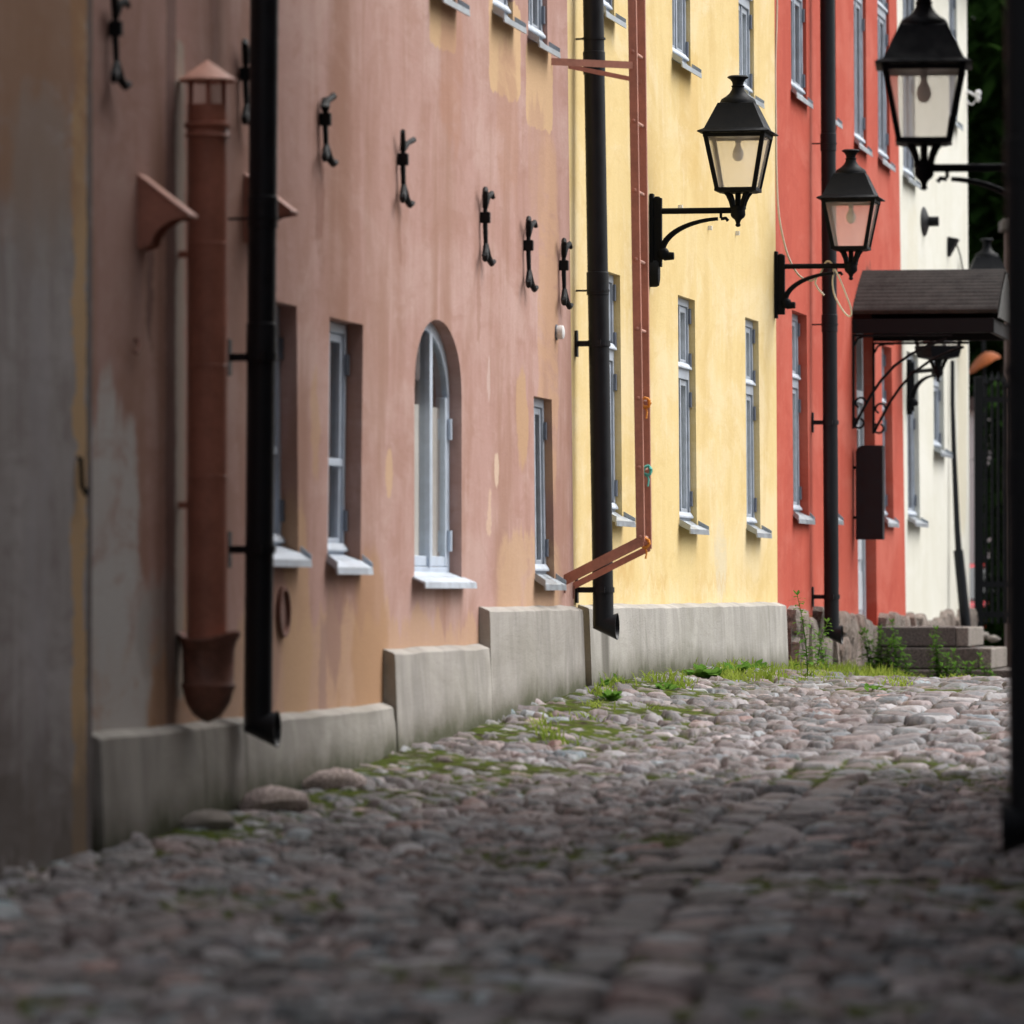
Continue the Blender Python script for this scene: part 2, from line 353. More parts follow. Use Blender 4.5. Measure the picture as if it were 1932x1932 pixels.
def window(root, poly, depth, transom=None, mat='frame', mullions=1, sill=True, hinges=True, sillw=.10, fw=.055, sillmat='zinc', reflection_sheet=None, rail=None, flat=False):
    """casement window in a leaning quad opening, frame front face `depth` behind the wall face"""
    c = poly; Wd = c[1][0]-c[0][0]; H = c[3][1]-c[0][1]
    q = lambda x, z: quadlerp(c, x/Wd, z/H)
    mb = MB()
    def member(x0, x1, z0, z1, y0, y1):
        a, b, d, e = q(x0, z0), q(x1, z0), q(x1, z1), q(x0, z1)
        mb.hexa([(a[0],y0,a[1]),(b[0],y0,b[1]),(b[0],y1,b[1]),(a[0],y1,a[1]),(e[0],y0,e[1]),(d[0],y0,d[1]),(d[0],y1,d[1]),(e[0],y1,e[1])])
    y0, y1 = depth, depth+.07
    member(0, fw, 0, H, y0, y1); member(Wd-fw, Wd, 0, H, y0, y1)
    member(fw, Wd-fw, H-fw, H, y0, y1); member(fw, Wd-fw, 0, fw*1.2, y0, y1)
    zs = [fw*1.2]
    if transom: 
        tz = transom*H; member(fw, Wd-fw, tz-.04, tz+.04, y0-.003, y1); zs += [tz-.04, tz+.04]
    zs.append(H-fw)
    n = mullions+1; bw = .045
    HB = []; pb = MB()
    for k in range(0, len(zs), 2):
        za, zb2 = zs[k], zs[k+1]
        xs = np.linspace(fw, Wd-fw, n+1)
        for i in range(n):
            xa, xb = xs[i], xs[i+1]
            yy0, yy1 = y0+.014, y0+.054
            member(xa+.003, xa+bw, za+.003, zb2-.003, yy0, yy1); member(xb-bw, xb-.003, za+.003, zb2-.003, yy0, yy1)
            member(xa+bw, xb-bw, zb2-bw, zb2-.003, yy0, yy1); member(xa+bw, xb-bw, za+.003, za+bw*1.5, yy0, yy1)
            g0, g1_, g2, g3 = q(xa+bw-.005, za+bw), q(xb-bw+.005, za+bw), q(xb-bw+.005, zb2-bw+.005), q(xa+bw-.005, zb2-bw+.005)
            pb.add([(g0[0], y0+.035, g0[1]), (g1_[0], y0+.035, g1_[1]), (g2[0], y0+.035, g2[1]), (g3[0], y0+.035, g3[1])], [(0,1,2,3)])
        if mullions: 
            member(Wd/2-.02, Wd/2+.02, za+.004, zb2-.004, y0+.004, y0+.0135)
        if hinges:
            for xx in (Wd-fw*.5,):
                for zz in (za+(zb2-za)*.14, za+(zb2-za)*.86):
                    h0 = q(xx-.025, zz-.055); HB.append(MB().box(h0[0], h0[0]+.05, y0-.018, y0-.002, h0[1], h0[1]+.11))
    if rail:
        member(fw+.002, Wd-fw-.002, rail*H-.02, rail*H+.02, y0+.004, y0+.013)
    w_ = mb.build('window', mat, root, bevel=.004)
    pb.build('pane', 'pane', w_)
    for h_ in HB: h_.build('hinge', 'hinge', w_)
     # white weatherboards at the foot of each light
    for k in range(0, len(zs), 2):
        a = q(.01, zs[k]); b = q(Wd-.01, zs[k])
        MB().prism([(a[0], y0-.001, a[1]+.042), (a[0], y0-.022, a[1]+.010), (a[0], y0-.022, a[1]-.004), (a[0], y0-.001, a[1]-.004)], (b[0]-a[0], 0, 0)).build('weatherboard', 'sillpale', w_, bevel=.004)
    if sill:
        a, b = c[0], c[1]; e = .035; sb = MB(); zz = a[1]
        sb.prism([(a[0]+.004, y, z) for y, z in [(depth-.001, zz+.048), (.003, zz+.018), (.003, zz+.002), (depth-.001, zz+.002)]], (b[0]-a[0]-.008, 0, 0))
        sb.prism([(a[0]-e, y, z) for y, z in [(-.003, zz+.016), (-sillw, zz-.022), (-sillw-.003, zz-.058), (-sillw+.007, zz-.058), (-sillw+.009, zz-.034), (-.003, zz+.002)]], (b[0]-a[0]+2*e, 0, 0))
        for xx in (a[0]-e, b[0]+e-.006): sb.prism([(xx-.002, -.004, zz+.05), (xx-.002, -sillw, zz+.004), (xx-.002, -sillw, zz-.02), (xx-.002, -.004, zz+.01)], (.008, 0, 0))
        sb.build('sill', sillmat, w_)
    if reflection_sheet:  # sheet added behind the glass to imitate its pale reflection
        cb = MB(); n = 26
        pts = []
        for i in range(n+1):
            xx = lerp(fw+.02, Wd-fw-.02, i/n); pts.append((q(xx, 0)[0], y0+.062+.008*math.sin(i*1.9)+.004*math.sin(i*.8)))
        z0, z1 = c[0][1]+.05, c[0][1]+reflection_sheet*H
        cb.add([(x, y, z0) for x, y in pts]+[(x, y, z1) for x, y in pts], [(i, i+1, n+2+i, n+1+i) for i in range(n)])
        cb.build('reflection_sheet', 'reflection_sheet', w_, smooth=True)
    return w_
# --- planes of the row (image column, distance) of both ends
PINK = Facade.px(160, 24.35, 1083, 37.0)
YEL = Facade.px(1083, 37.02, 1466, 46.5)
RED = Facade.px(1466, 46.52, 1701, 56.0)
WHI = Facade.px(1701, 56.02, 1829, 62.5)
_g1 = P(156, 1100, 24.2)+PINK.nrm*.04
GREY = Facade((_g1.x-PINK.u.x*34, _g1.y-PINK.u.y*34), (_g1.x, _g1.y))
RIGHT = Facade((.40+.079*30.6, 30.6), (.40+.079*-14, -14))
# ================================================================ pink building
def mk(fac, px, py, a, b, pw, col, k, soft): 
    h = fac.hit(px, py); return (h.x, h.z, a, b, pw, col, k, soft)
PEACH = (.52, .33, .19); OLDGREY = (.60, .59, .58)
pp = [mk(PINK, 595, 800, .10, .30, 2, PEACH, .6, .3), mk(PINK, 734, 893, .11, .13, 2, (.60, .40, .25), .85, .08),
      mk(PINK, 937, 886, .08, .11, 2, (.66, .50, .38), .9, .08), mk(PINK, 924, 965, .07, .16, 2, (.64, .46, .34), .8, .15),
      mk(PINK, 922, 715, .05, .14, 2, (.6, .46, .42), .7, .1),
      mk(PINK, 985, 790, .22, .32, 2, PEACH, .85, .2), mk(PINK, 1034, 600, .40, 1.2, 4, (.55, .34, .21), .75, .4), mk(PINK, 1000, 1105, 1.2, .35, 4, (.56, .37, .23), .75, .4),
      mk(PINK, 836, 20, .42, .22, 8, (.62, .42, .24), .95, .04), mk(PINK, 953, 90, .55, .30, 8, (.62, .42, .24), .95, .04), mk(PINK, 1018, 165, .5, .26, 8, (.62, .42, .24), .9, .04),
      mk(PINK, 852, 120, .38, .5, 3, (.42, .22, .15), .6, .4), mk(PINK, 958, 230, .40, .5, 3, (.42, .23, .16), .55, .4), mk(PINK, 1012, 300, .35, .4, 3, (.46, .28, .2), .6, .4),
      mk(PINK, 700, 1240, .5, .62, 2, (.42, .235, .115), .65, .25), mk(PINK, 560, 1200, .35, .7, 2, PEACH, .7, .25), mk(PINK, 630, 1180, .22, .3, 2, (.33, .19, .16), .7, .3), mk(PINK, 610, 1270, .12, .3, 2, (.33, .20, .18), .6, .3), mk(PINK, 505, 1260, .3, .3, 2, (.33, .20, .17), .5, .3),
      mk(PINK, 212, 1000, .50, .55, 3, OLDGREY, .9, .35), mk(PINK, 210, 1230, .75, .42, 4, OLDGREY, .9, .45), mk(PINK, 200, 800, .16, .28, 2, OLDGREY, .8, .35),
      mk(PINK, 300, 1180, .45, .22, 3, (.40, .37, .35), .7, .5),
      mk(PINK, 339, 700, .10, 1.5, 8, (.47, .44, .38), .8, .1), mk(PINK, 322, 600, .10, 1.9, 8, (.14, .09, .085), .55, .06),  # second entry: shadowed gap beside the flue, painted as a dark strip
      mk(PINK, 640, 300, .35, 1.3, 2, (.30, .15, .10), .5, .5), mk(PINK, 605, 380, .12, .45, 2, (.27, .12, .08), .6, .4), mk(PINK, 905, 560, .06, .3, 2, (.33, .17, .12), .5, .3),
      mk(PINK, 752, 430, .07, .25, 2, (.30, .15, .10), .5, .3),
      mk(PINK, 283, 520, .06, .35, 2, (.12, .06, .05), .7, .3)]
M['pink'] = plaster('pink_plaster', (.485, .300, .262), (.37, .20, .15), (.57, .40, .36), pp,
    [(.38, 1.0, (.53, .34, .22), .8), (-.15, 1.1, (.43, .245, .12), .65)], .7, (.36, .20, .145))
def arch_poly(fac):
    l = fac.hit(782, 1000).x; r = fac.hit(871, 1000).x; zb = fac.hit(784, 1092).z; zs = fac.hit(782, 732).z; za = fac.hit(826, 603).z
    pts = [(l, zb), (r, zb), (r, zs)]; c = (l+r)/2; hw = (r-l)/2
    for i in range(1, 16):
        t = math.pi*i/16; pts.append((c+hw*math.cos(t), zs+(za-zs)*math.sin(t)**.9))
    return pts+[(l, zs)]
p_w = [opening(PINK, 498, 493, 560, 563, 563, 1046), opening(PINK, 622, 618, 685, 680, 598, 1062), opening(PINK, 1007, 1010, 1041, 1046, 747, 1096)]
p_up = [opening(PINK, 812, 814, 858, 860, -420, -14), opening(PINK, 927, 930, 966, 968, -330, 24), opening(PINK, 994, 997, 1031, 1033, -280, 72)]
ARCH = arch_poly(PINK)
pink = building('pink_building', 'long faded pink plaster house with iron wall ties and an arched window', PINK, ((145, 160), (1070, 1083)), M['pink'], p_w+p_up+[ARCH], top=9.0)
window(pink, p_w[0], .085, None, 'framepale', 1, rail=.42, hinges=True, sillmat='sillpale', sillw=.06)
window(pink, p_w[1], .085, None, 'framepale', 1, rail=.42, hinges=True, sillmat='sillpale', sillw=.06)
window(pink, p_w[2], .05, None, 'frame', 1, rail=None, sillw=.07)
for o_ in p_up: window(pink, o_, .03, None, 'frame', 1, rail=.5, sillw=.075)
def arched_window(root, pts, depth=.07):
    l, zb = pts[0]; r = pts[1][0]; c = (l+r)/2; mb = MB(); y0, y1 = depth, depth+.07
    cz = pts[0][1]+.55*(max(p[1] for p in pts)-zb)
    inner = []
    for x, z in pts:
        d = Vector((c-x, cz-z)); 
        inner.append((x+(.06 if x < c-.02 else (-.06 if x > c+.02 else 0)), z+.07 if z < zb+.01 else (z-.06 if z > pts[2][1]+.01 else z)))
    n = len(pts)
    for i in range(n):
        j = (i+1) % n; a, b, d, e = pts[i], pts[j], inner[j], inner[i]
        mb.hexa([(a[0],y0,a[1]),(b[0],y0,b[1]),(d[0],y0,d[1]),(e[0],y0,e[1]),(a[0],y1,a[1]),(b[0],y1,b[1]),(d[0],y1,d[1]),(e[0],y1,e[1])])
    zt = max(p[1] for p in pts)-.06
    m = l+(r-l)*.56
    mb.box(m-.04, m+.04, y0-.012, y1-.002, zb+.072, zt-.01)
    mb.box(r-.125, r-.062, y0+.002, y1-.01, zb+.074, pts[2][1]-.01); mb.box(l+.062, l+.10, y0+.004, y1-.01, zb+.074, pts[2][1]-.01)
    mb.box(l+.102, m-.042, y0+.006, y1-.012, zb+.074, zb+.13); mb.box(m+.042, r-.127, y0+.006, y1-.012, zb+.074, zb+.13)
    w_ = mb.build('window', 'framepale', root, bevel=.004)
    MB().add([(x, y0+.018, z) for x, z in inner], [tuple(range(n))]).build('pane', 'pane', w_)
    for zz in (.16, .80): MB().box(r-.075, r-.02, y0-.02, y0-.002, zb+zz, zb+zz+.12).build('hinge', 'framepale', w_)
    sb = MB()
    sb.prism([(l+.004, y, zb+z) for y, z in [(depth-.001, .04), (.003, .014), (.003, .002), (depth-.001, .002)]], (r-l-.008, 0, 0))
    sb.prism([(l-.07, y, zb+z) for y, z in [(-.003, .012), (-.075, -.018), (-.078, -.052), (-.068, -.052), (-.066, -.028), (-.003, .0)]], (r-l+.14, 0, 0))
    sb.build('sill', 'sillpale', w_)
    cb = MB(); k = 30; pts2 = [(lerp(l+.08, r-.08, i/k), y0+.045+.010*math.sin(i*2.1)+.006*math.sin(i*.9)) for i in range(k+1)]  # added pale sheet in place of the bright reflection in the arched pane
    z0, z1 = zb+.08, zb+.98
    cb.add([(x, y, z0) for x, y in pts2]+[(x, y, z1) for x, y in pts2], [(i, i+1, k+2+i, k+1+i) for i in range(k)])
    cb.build('reflection_sheet', 'reflection_sheet', w_, smooth=True)
arched_window(pink, ARCH)
def plinthmat(name, base, stains_shade):
    t = NT(name); v = t.c.outputs['Object']; x, y, z = t.sep(v)
    st = t.noise(t.map(v, (2.4, 2.4, .9)), 1, 7, .66, .8); bl = t.noise(t.map(v, (.8, .8, 2.4)), 1, 6, .66, .5); fine = t.noise(t.map(v, (30, 30, 80)), 1, 4, .7)
    c = t.mix(t.rng(st, .30, .70), tuple(q*.80 for q in base), tuple(q*1.16 for q in base))
    c = t.mix(t.math('MULTIPLY', t.rng(bl, .42, .7), .5), c, (base[0]*.68, base[1]*.68, base[2]*.62))
    c = t.mix(t.math('MULTIPLY', t.rng(t.noise(t.map(v, (4.5, 4.5, .8), (4, 4, 4)), 1, 6, .66, .6), .55, .72), .45), c, tuple(q*.45 for q in base))
    xd = t.math('ADD', x, t.math('MULTIPLY', t.math('SUBTRACT', t.noise(t.map(v, (4, 4, 1.5)), 1, 3), .5), .10))
    for (sx, w, k) in stains_shade:
        m = t.rng(t.math('ABSOLUTE', t.math('SUBTRACT', xd, sx)), w*.4, w, 1, 0); c = t.mix(t.math('MULTIPLY', m, k), c, (.055, .048, .036))
    q = t.n('ShaderNodeAttribute'); q.attribute_name = 'height'
    hh = t.math('ADD', q.outputs['Fac'], t.math('MULTIPLY', t.math('SUBTRACT', t.noise(t.map(v, (2.2, 2.2, 2)), 1, 6, .68), .5), .30))
    c = t.mix(t.math('MULTIPLY', t.rng(hh, .0, .22, 1, 0), .75), c, (.085, .082, .05))
    c = t.mix(t.math('MULTIPLY', t.rng(hh, -.02, .08, 1, 0), .7), c, (.045, .055, .018))
    c = t.mix(t.math('MULTIPLY', t.rng(fine, .5, .75), .25), c, tuple(q_*.5 for q_ in base))
    return t.pbr(c, .93, 0, t.math('ADD', t.math('MULTIPLY', fine, .5), t.math('MULTIPLY', bl, 1.5)), .45, .014, .2)
def plinth(root, fac, segs, off=.065, mat='concrete'):
    for (x0, y0, x1, y1) in segs:
        a = fac.hit(x0, y0, off); b = fac.hit(x1, y1, off); n = max(6, int((b.x-a.x)/.25)); rs = []
        for i in range(n+1):
            t = i/n; x = lerp(a.x, b.x, t); z = lerp(a.z, b.z, t)+random.uniform(-.005, .005); o = off+random.uniform(-.002, .002)
            gl_ = fac.M4@Vector((x, -o, 0)); gl = g1(gl_.x, gl_.y)-fac.base; rs.append([(x, -.002, -1.2), (x, -o-.02, -1.2), (x, -o-.018, min(gl, z-.12)), (x, -o-.014, min(gl+.12, z-.10)), (x, -o-.008, min(gl+.3, z-.08)), (x, -o-.002, z-.05), (x, -o+.001, z-.008), (x, -o+.010, z), (x, -.002, z+.022)])
        o = MB().rings(rs).build('plinth', mat, root, smooth=True)
        at = o.data.attributes.new('height', 'FLOAT', 'POINT')
        for i_, v_ in enumerate(o.data.vertices):
            w_ = fac.M4@v_.co; at.data[i_].value = min(3, w_.z-g1(w_.x+fac.nrm.x*.1, w_.y))
M['plinthpink'] = plinthmat('plinth_concrete_pink', (.37, .35, .325), [(PINK.hit(1086, 1200).x, .07, .75), (PINK.hit(1096, 1200).x, .05, .8), (PINK.hit(356, 1400).x, .035, .35), (PINK.hit(436, 1400).x, .06, .35)])
plinth(pink, PINK, [(190, 1392, 743, 1335), (745, 1232, 928, 1222), (924, 1151, 1100, 1149)], mat='plinthpink')
gv = MB(); h = PINK.hit(531, 1155)      # round vent hole with a metal ring
ring = [[(h.x+(.115+dr)*math.cos(a), -.001-dy, h.z+(.115+dr)*math.sin(a)) for a in np.linspace(0, 2*math.pi, 28, endpoint=False)] for dr, dy in ((.012, 0), (.008, .022), (-.006, .022), (-.010, 0))]
gv.rings(ring, False, False).build('vent_ring', 'rusty', pink, smooth=True)
MB().add([(h.x+.11*math.cos(a), -.004, h.z+.11*math.sin(a)) for a in np.linspace(0, 2*math.pi, 28, endpoint=False)], [tuple(range(28))]).build('vent_grille', 'rusty', pink)
# ================================================================ yellow building
YP = [mk(YEL, 1300, 170, .6, .30, 8, (.72, .53, .22), .5, .06), mk(YEL, 1300, 215, .5, .5, 4, (.66, .45, .16), .5, .4), mk(YEL, 1340, 480, 3.0, .16, 6, (.76, .60, .30), .35, .2),
      mk(YEL, 1360, 1060, .35, .30, 2, (.66, .60, .47), .55, .4), mk(YEL, 1222, 420, .10, .25, 2, (.80, .70, .48), .6, .2), mk(YEL, 1240, 1092, .5, .05, 3, (.66, .43, .15), .4, .5), mk(YEL, 1345, 1096, .9, .04, 3, (.68, .46, .18), .35, .5), mk(YEL, 1180, 1080, .4, .07, 3, (.64, .40, .14), .5, .5)]
M['yellow'] = plaster('yellow_plaster', (.77, .60, .29), (.66, .47, .19), (.84, .71, .46), YP, [(-.1, .4, (.78, .63, .36), .5)], .55)
y_w = [opening(YEL, 1138, 1141, 1170, 1174, 509, 976), opening(YEL, 1279, 1282, 1311, 1315, 556, 992), opening(YEL, 1406, 1409, 1431, 1435, 598, 1000)]
y_up = [opening(YEL, 1121, 1124, 1157, 1159, -300, 16), opening(YEL, 1266, 1269, 1301, 1303, -220, 112), opening(YEL, 1392, 1395, 1421, 1423, -160, 174)]
yellow = building('yellow_building', 'pale yellow plaster house between the pink house and the red house', YEL, ((1070, 1083), (1461, 1467)), M['yellow'], y_w+y_up, top=8.2)
for o_ in y_w: window(yellow, o_, .045, .67, 'frame', 1, sillw=.085, reflection_sheet=.97)
for o_ in y_up: window(yellow, o_, .03, .55, 'frame', 1, sillw=.075, reflection_sheet=.97)
M['plinthyellow'] = plinthmat('plinth_concrete_yellow', (.38, .365, .34), [(YEL.hit(1118, 1200).x, .22, .7)])  # left end darkened: shade next to the pink plinth, painted in
plinth(yellow, YEL, [(1112, 1147, 1484, 1141)], .075, 'plinthyellow')
for px_, py_ in ((1280, 391), (1336, 430), (1388, 440)):
    h = YEL.hit(px_, py_); MB().box(h.x-.012, h.x+.012, -.03, -.001, h.z-.016, h.z+.016).build('wall_plug', 'white', yellow)
# ================================================================ red building
M['red'] = plaster('red_plaster', (.50, .095, .060), (.40, .062, .038), (.57, .16, .115), [mk(RED, 1640, 520, .3, .12, 2, (.12, .05, .035), .8, .4)], [(-.5, .4, (.46, .12, .08), .4)], .6)
r_w = [opening(RED, 1494, 1497, 1522, 1526, 584, 974), opening(RED, 1556, 1559, 1578, 1580, 612, 976), opening(RED, 1663, 1667, 1682, 1686, 649, 982)]
r_up = [opening(RED, 1491, 1493, 1520, 1522, -150, 172), opening(RED, 1552, 1554, 1576, 1578, -120, 214), opening(RED, 1610, 1612, 1633, 1635, -90, 268), opening(RED, 1655, 1657, 1677, 1679, -60, 298)]
r_door = opening(RED, 1615, 1620, 1648, 1655, 600, 1183)
red = building('red_building', 'brick red plaster house with the roofed entrance and rough stone footing', RED, ((1461, 1467), (1692, 1709)), M['red'], r_w+r_up+[r_door], top=8.0)
for o_ in r_w: window(red, o_, .075, .66, 'frame', 1, sillw=.05, reflection_sheet=.97)
for i, o_ in enumerate(r_up): window(red, o_, .03, .62 if i < 2 else .80, 'frame', 1, sillw=.05)
def door(root, c, depth):
    Wd = c[1][0]-c[0][0]; H = c[3][1]-c[0][1]; q = lambda x, z: quadlerp(c, x/Wd, z/H)
    def mem(mb, x0, x1, z0, z1, y0, y1):
        a, b, d, e = q(x0, z0), q(x1, z0), q(x1, z1), q(x0, z1)
        mb.hexa([(a[0],y0,a[1]),(b[0],y0,b[1]),(b[0],y1,b[1]),(a[0],y1,a[1]),(e[0],y0,e[1]),(d[0],y0,d[1]),(d[0],y1,d[1]),(e[0],y1,e[1])])
    mb = MB(); h1 = H*.62
    mem(mb, .0, .08, 0, H, depth, depth+.08); mem(mb, Wd-.08, Wd, 0, H, depth, depth+.08); mem(mb, .08, Wd-.08, H-.08, H, depth, depth+.08); mem(mb, .08, Wd-.08, H*.74, H*.78, depth, depth+.08)
    mem(mb, .08, Wd-.08, .01, H*.38, depth+.03, depth+.075); mem(mb, .2, Wd-.2, .15, H*.18, depth+.012, depth+.031); mem(mb, .2, Wd-.2, H*.22, H*.36, depth+.012, depth+.031)
    for k in range(3): mem(mb, .08+k*(Wd-.26)/2, .18+k*(Wd-.26)/2, H*.38, H*.74, depth+.03, depth+.074)
    for k in range(4): mem(mb, .182, Wd-.182, H*(.38+.09*k)+.001, H*(.38+.09*k)+.05, depth+.033, depth+.07)
    d = mb.build('door', 'door', root, bevel=.004)
    g0, g1_, g2, g3 = q(.08, H*.38), q(Wd-.08, H*.38), q(Wd-.08, H-.08), q(.08, H-.08)
    MB().add([(g[0], depth+.055, g[1]) for g in (g0, g1_, g2, g3)], [(0,1,2,3)]).build('pane', 'pane', d)
    hb = MB(); a = q(Wd-.2, H*.36); hb.tube([(a[0], depth, a[1]), (a[0], depth-.05, a[1]), (a[0]-.12, depth-.05, a[1])], .011); hb.build('handle', 'chrome', d)
door(red, r_door, .10)
def rubble(root, fac, px0, px1, ytop0, ytop1, zbot, off, seed):
    """rough split-stone footing: irregular upright stones with mortar behind"""
    rr = random.Random(seed); a = fac.hit(px0, ytop0); b = fac.hit(px1, ytop1)
    mb = MB(); x = a.x
    while x < b.x:
        wd = rr.uniform(.30, .75); t = (x-a.x)/(b.x-a.x); zt = lerp(a.z, b.z, t)+rr.uniform(-.06, .05); z = zbot
        while z < zt-.05:
            ht = rr.uniform(.28, .6); z2 = min(z+ht, zt) if zt-(z+ht) > .14 else zt
            n = 18; cx, cz = x+wd/2, (z+z2)/2; rs = []
            jit = [rr.uniform(.90, 1.03) for _ in range(n)]; px_, pz_ = rr.uniform(-.03, .03), rr.uniform(-.03, .03); dd = off*rr.uniform(.75, 1.1)
            for k, (sc, dy) in enumerate(((1.0, .0), (.985, .45), (.93, .78), (.72, .95), (.40, 1.02), (.12, 1.0))):
                ring = []
                for i in range(n):
                    an = 2*math.pi*i/n; ca, sa = math.cos(an), math.sin(an); m = (abs(ca)**5+abs(sa)**5)**-.2
                    j = jit[i]; ux, uz = ca*m*sc*j, sa*m*sc*j
                    ring.append((cx+ux*wd*.485, -dy*dd-(ux*px_+uz*pz_ if k > 1 else 0)-(rr.uniform(0, .012) if 1 < k < 5 else 0), cz+uz*(z2-z)*.485))
                rs.append(ring)
            mb.rings(rs); z = z2
        x += wd
    o = mb.build('stone_footing', 'rubble', root, smooth=True)
    MB().prism([(a.x, .0, zbot-.6), (a.x, -off*.45, zbot-.6), (a.x, -off*.45, min(a.z, b.z)-.05), (a.x, 0, min(a.z, b.z)-.05)], (b.x-a.x, 0, 0)).build('mortar', 'granite', o)
rubble(red, RED, 1484, 1641, 1142, 1168, RED.hit(1540, 1285).z, .085, 3)
rubble(red, RED, 1656, 1709, 1160, 1163, RED.hit(1680, 1230).z, .07, 5)
# ================================================================ white building
M['whitewall'] = plaster('white_plaster', (.74, .735, .655), (.66, .65, .55), (.80, .80, .74), [mk(WHI, 1722, 480, .5, .5, 3, (.66, .62, .48), .4, .4), mk(WHI, 1815, 780, .5, 1.3, 5, (.62, .57, .42), .6, .3)], [(-.2, .5, (.60, .58, .50), .6)], .5)  # second patch: yellowish shade at the right end, painted into the plaster
w_w = [opening(WHI, 1710, 1713, 1732, 1736, 662, 982), opening(WHI, 1761, 1762, 1780, 1782, 660, 850)]
w_up = [opening(WHI, 1703, 1704, 1726, 1727, -40, 332), opening(WHI, 1790, 1791, 1805, 1806, -30, 225)]
white = building('white_building', 'off-white plaster house at the far end of the row', WHI, ((1692, 1709), (1824, 1830)), M['whitewall'], w_w+w_up, top=7.6, depth=5)
for o_ in w_w: window(white, o_, .05, .7, 'frame', 1, sillw=.08)
for o_ in w_up: window(white, o_, .03, .6, 'frame', 1, sillw=.06)
rubble(white, WHI, 1707, 1826, 1163, 1150, WHI.hit(1760, 1225).z, .09, 8)
# ================================================================ grey building and the building on the right
OCH = (.66, .43, .21); L = GREY.L
gp = [(L-.22, 1.5, .11, 9, 8, OCH, .85, .12), (L-1.3, 3.9, 1.6, 1.0, 3, (.40, .21, .11), .8, .5), (L-1.0, .1, 1.3, .9, 3, (.15, .125, .11), .7, .5), (L-2.0, 2.2, .25, 1.1, 2, (.13, .11, .09), .6, .5), (L-.9, 1.9, .2, 1.3, 2, (.44, .42, .45), .5, .5), (L-.045, 1.8, .045, 9, 8, (.13, .11, .11), .8, .1),  # dark edge strip: shadow in the seam to the pink wall, put into the colour
      (L-.85, 3.15, .5, .4, 3, (.36, .31, .28), .6, .4)]
M['greywall'] = plaster('grey_plaster', (.45, .425, .43), (.29, .245, .235), (.56, .54, .555), gp, [(-.2, 1.2, (.17, .135, .115), .75)], .9, (.34, .25, .20))
grey = building('grey_building', 'streaked grey plaster house at the left edge with an ochre corner strip', GREY, ((146, 158), (146, 158)), M['greywall'], [], top=7.5) if False else None
def plain_building(name, label, fac, mat, depth, top, x0=0, x1=None):
    root = empty(name, fac.M4, label, 'building'); x1 = fac.L if x1 is None else x1
    MB().box(x0, x1, 0, depth, -1.2, top).build('wall', mat, root)
    MB().prism([(x0-.05, -.3, top), (x0-.05, depth+.3, top), (x0-.05, depth/2, top+2.2)], (x1-x0+.1, 0, 0)).build('roof', 'roof', root)
    return root
grey = plain_building('grey_building', 'streaked grey plaster house at the left edge with an ochre corner strip', GREY, M['greywall'], 6, 10.5)
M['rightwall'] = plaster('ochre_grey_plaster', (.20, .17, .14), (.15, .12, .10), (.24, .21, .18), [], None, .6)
rightb = plain_building('grey_building', 'dark plaster house along the right edge, carrying a downpipe and a lamp', RIGHT, M['rightwall'], 6, 11.0)
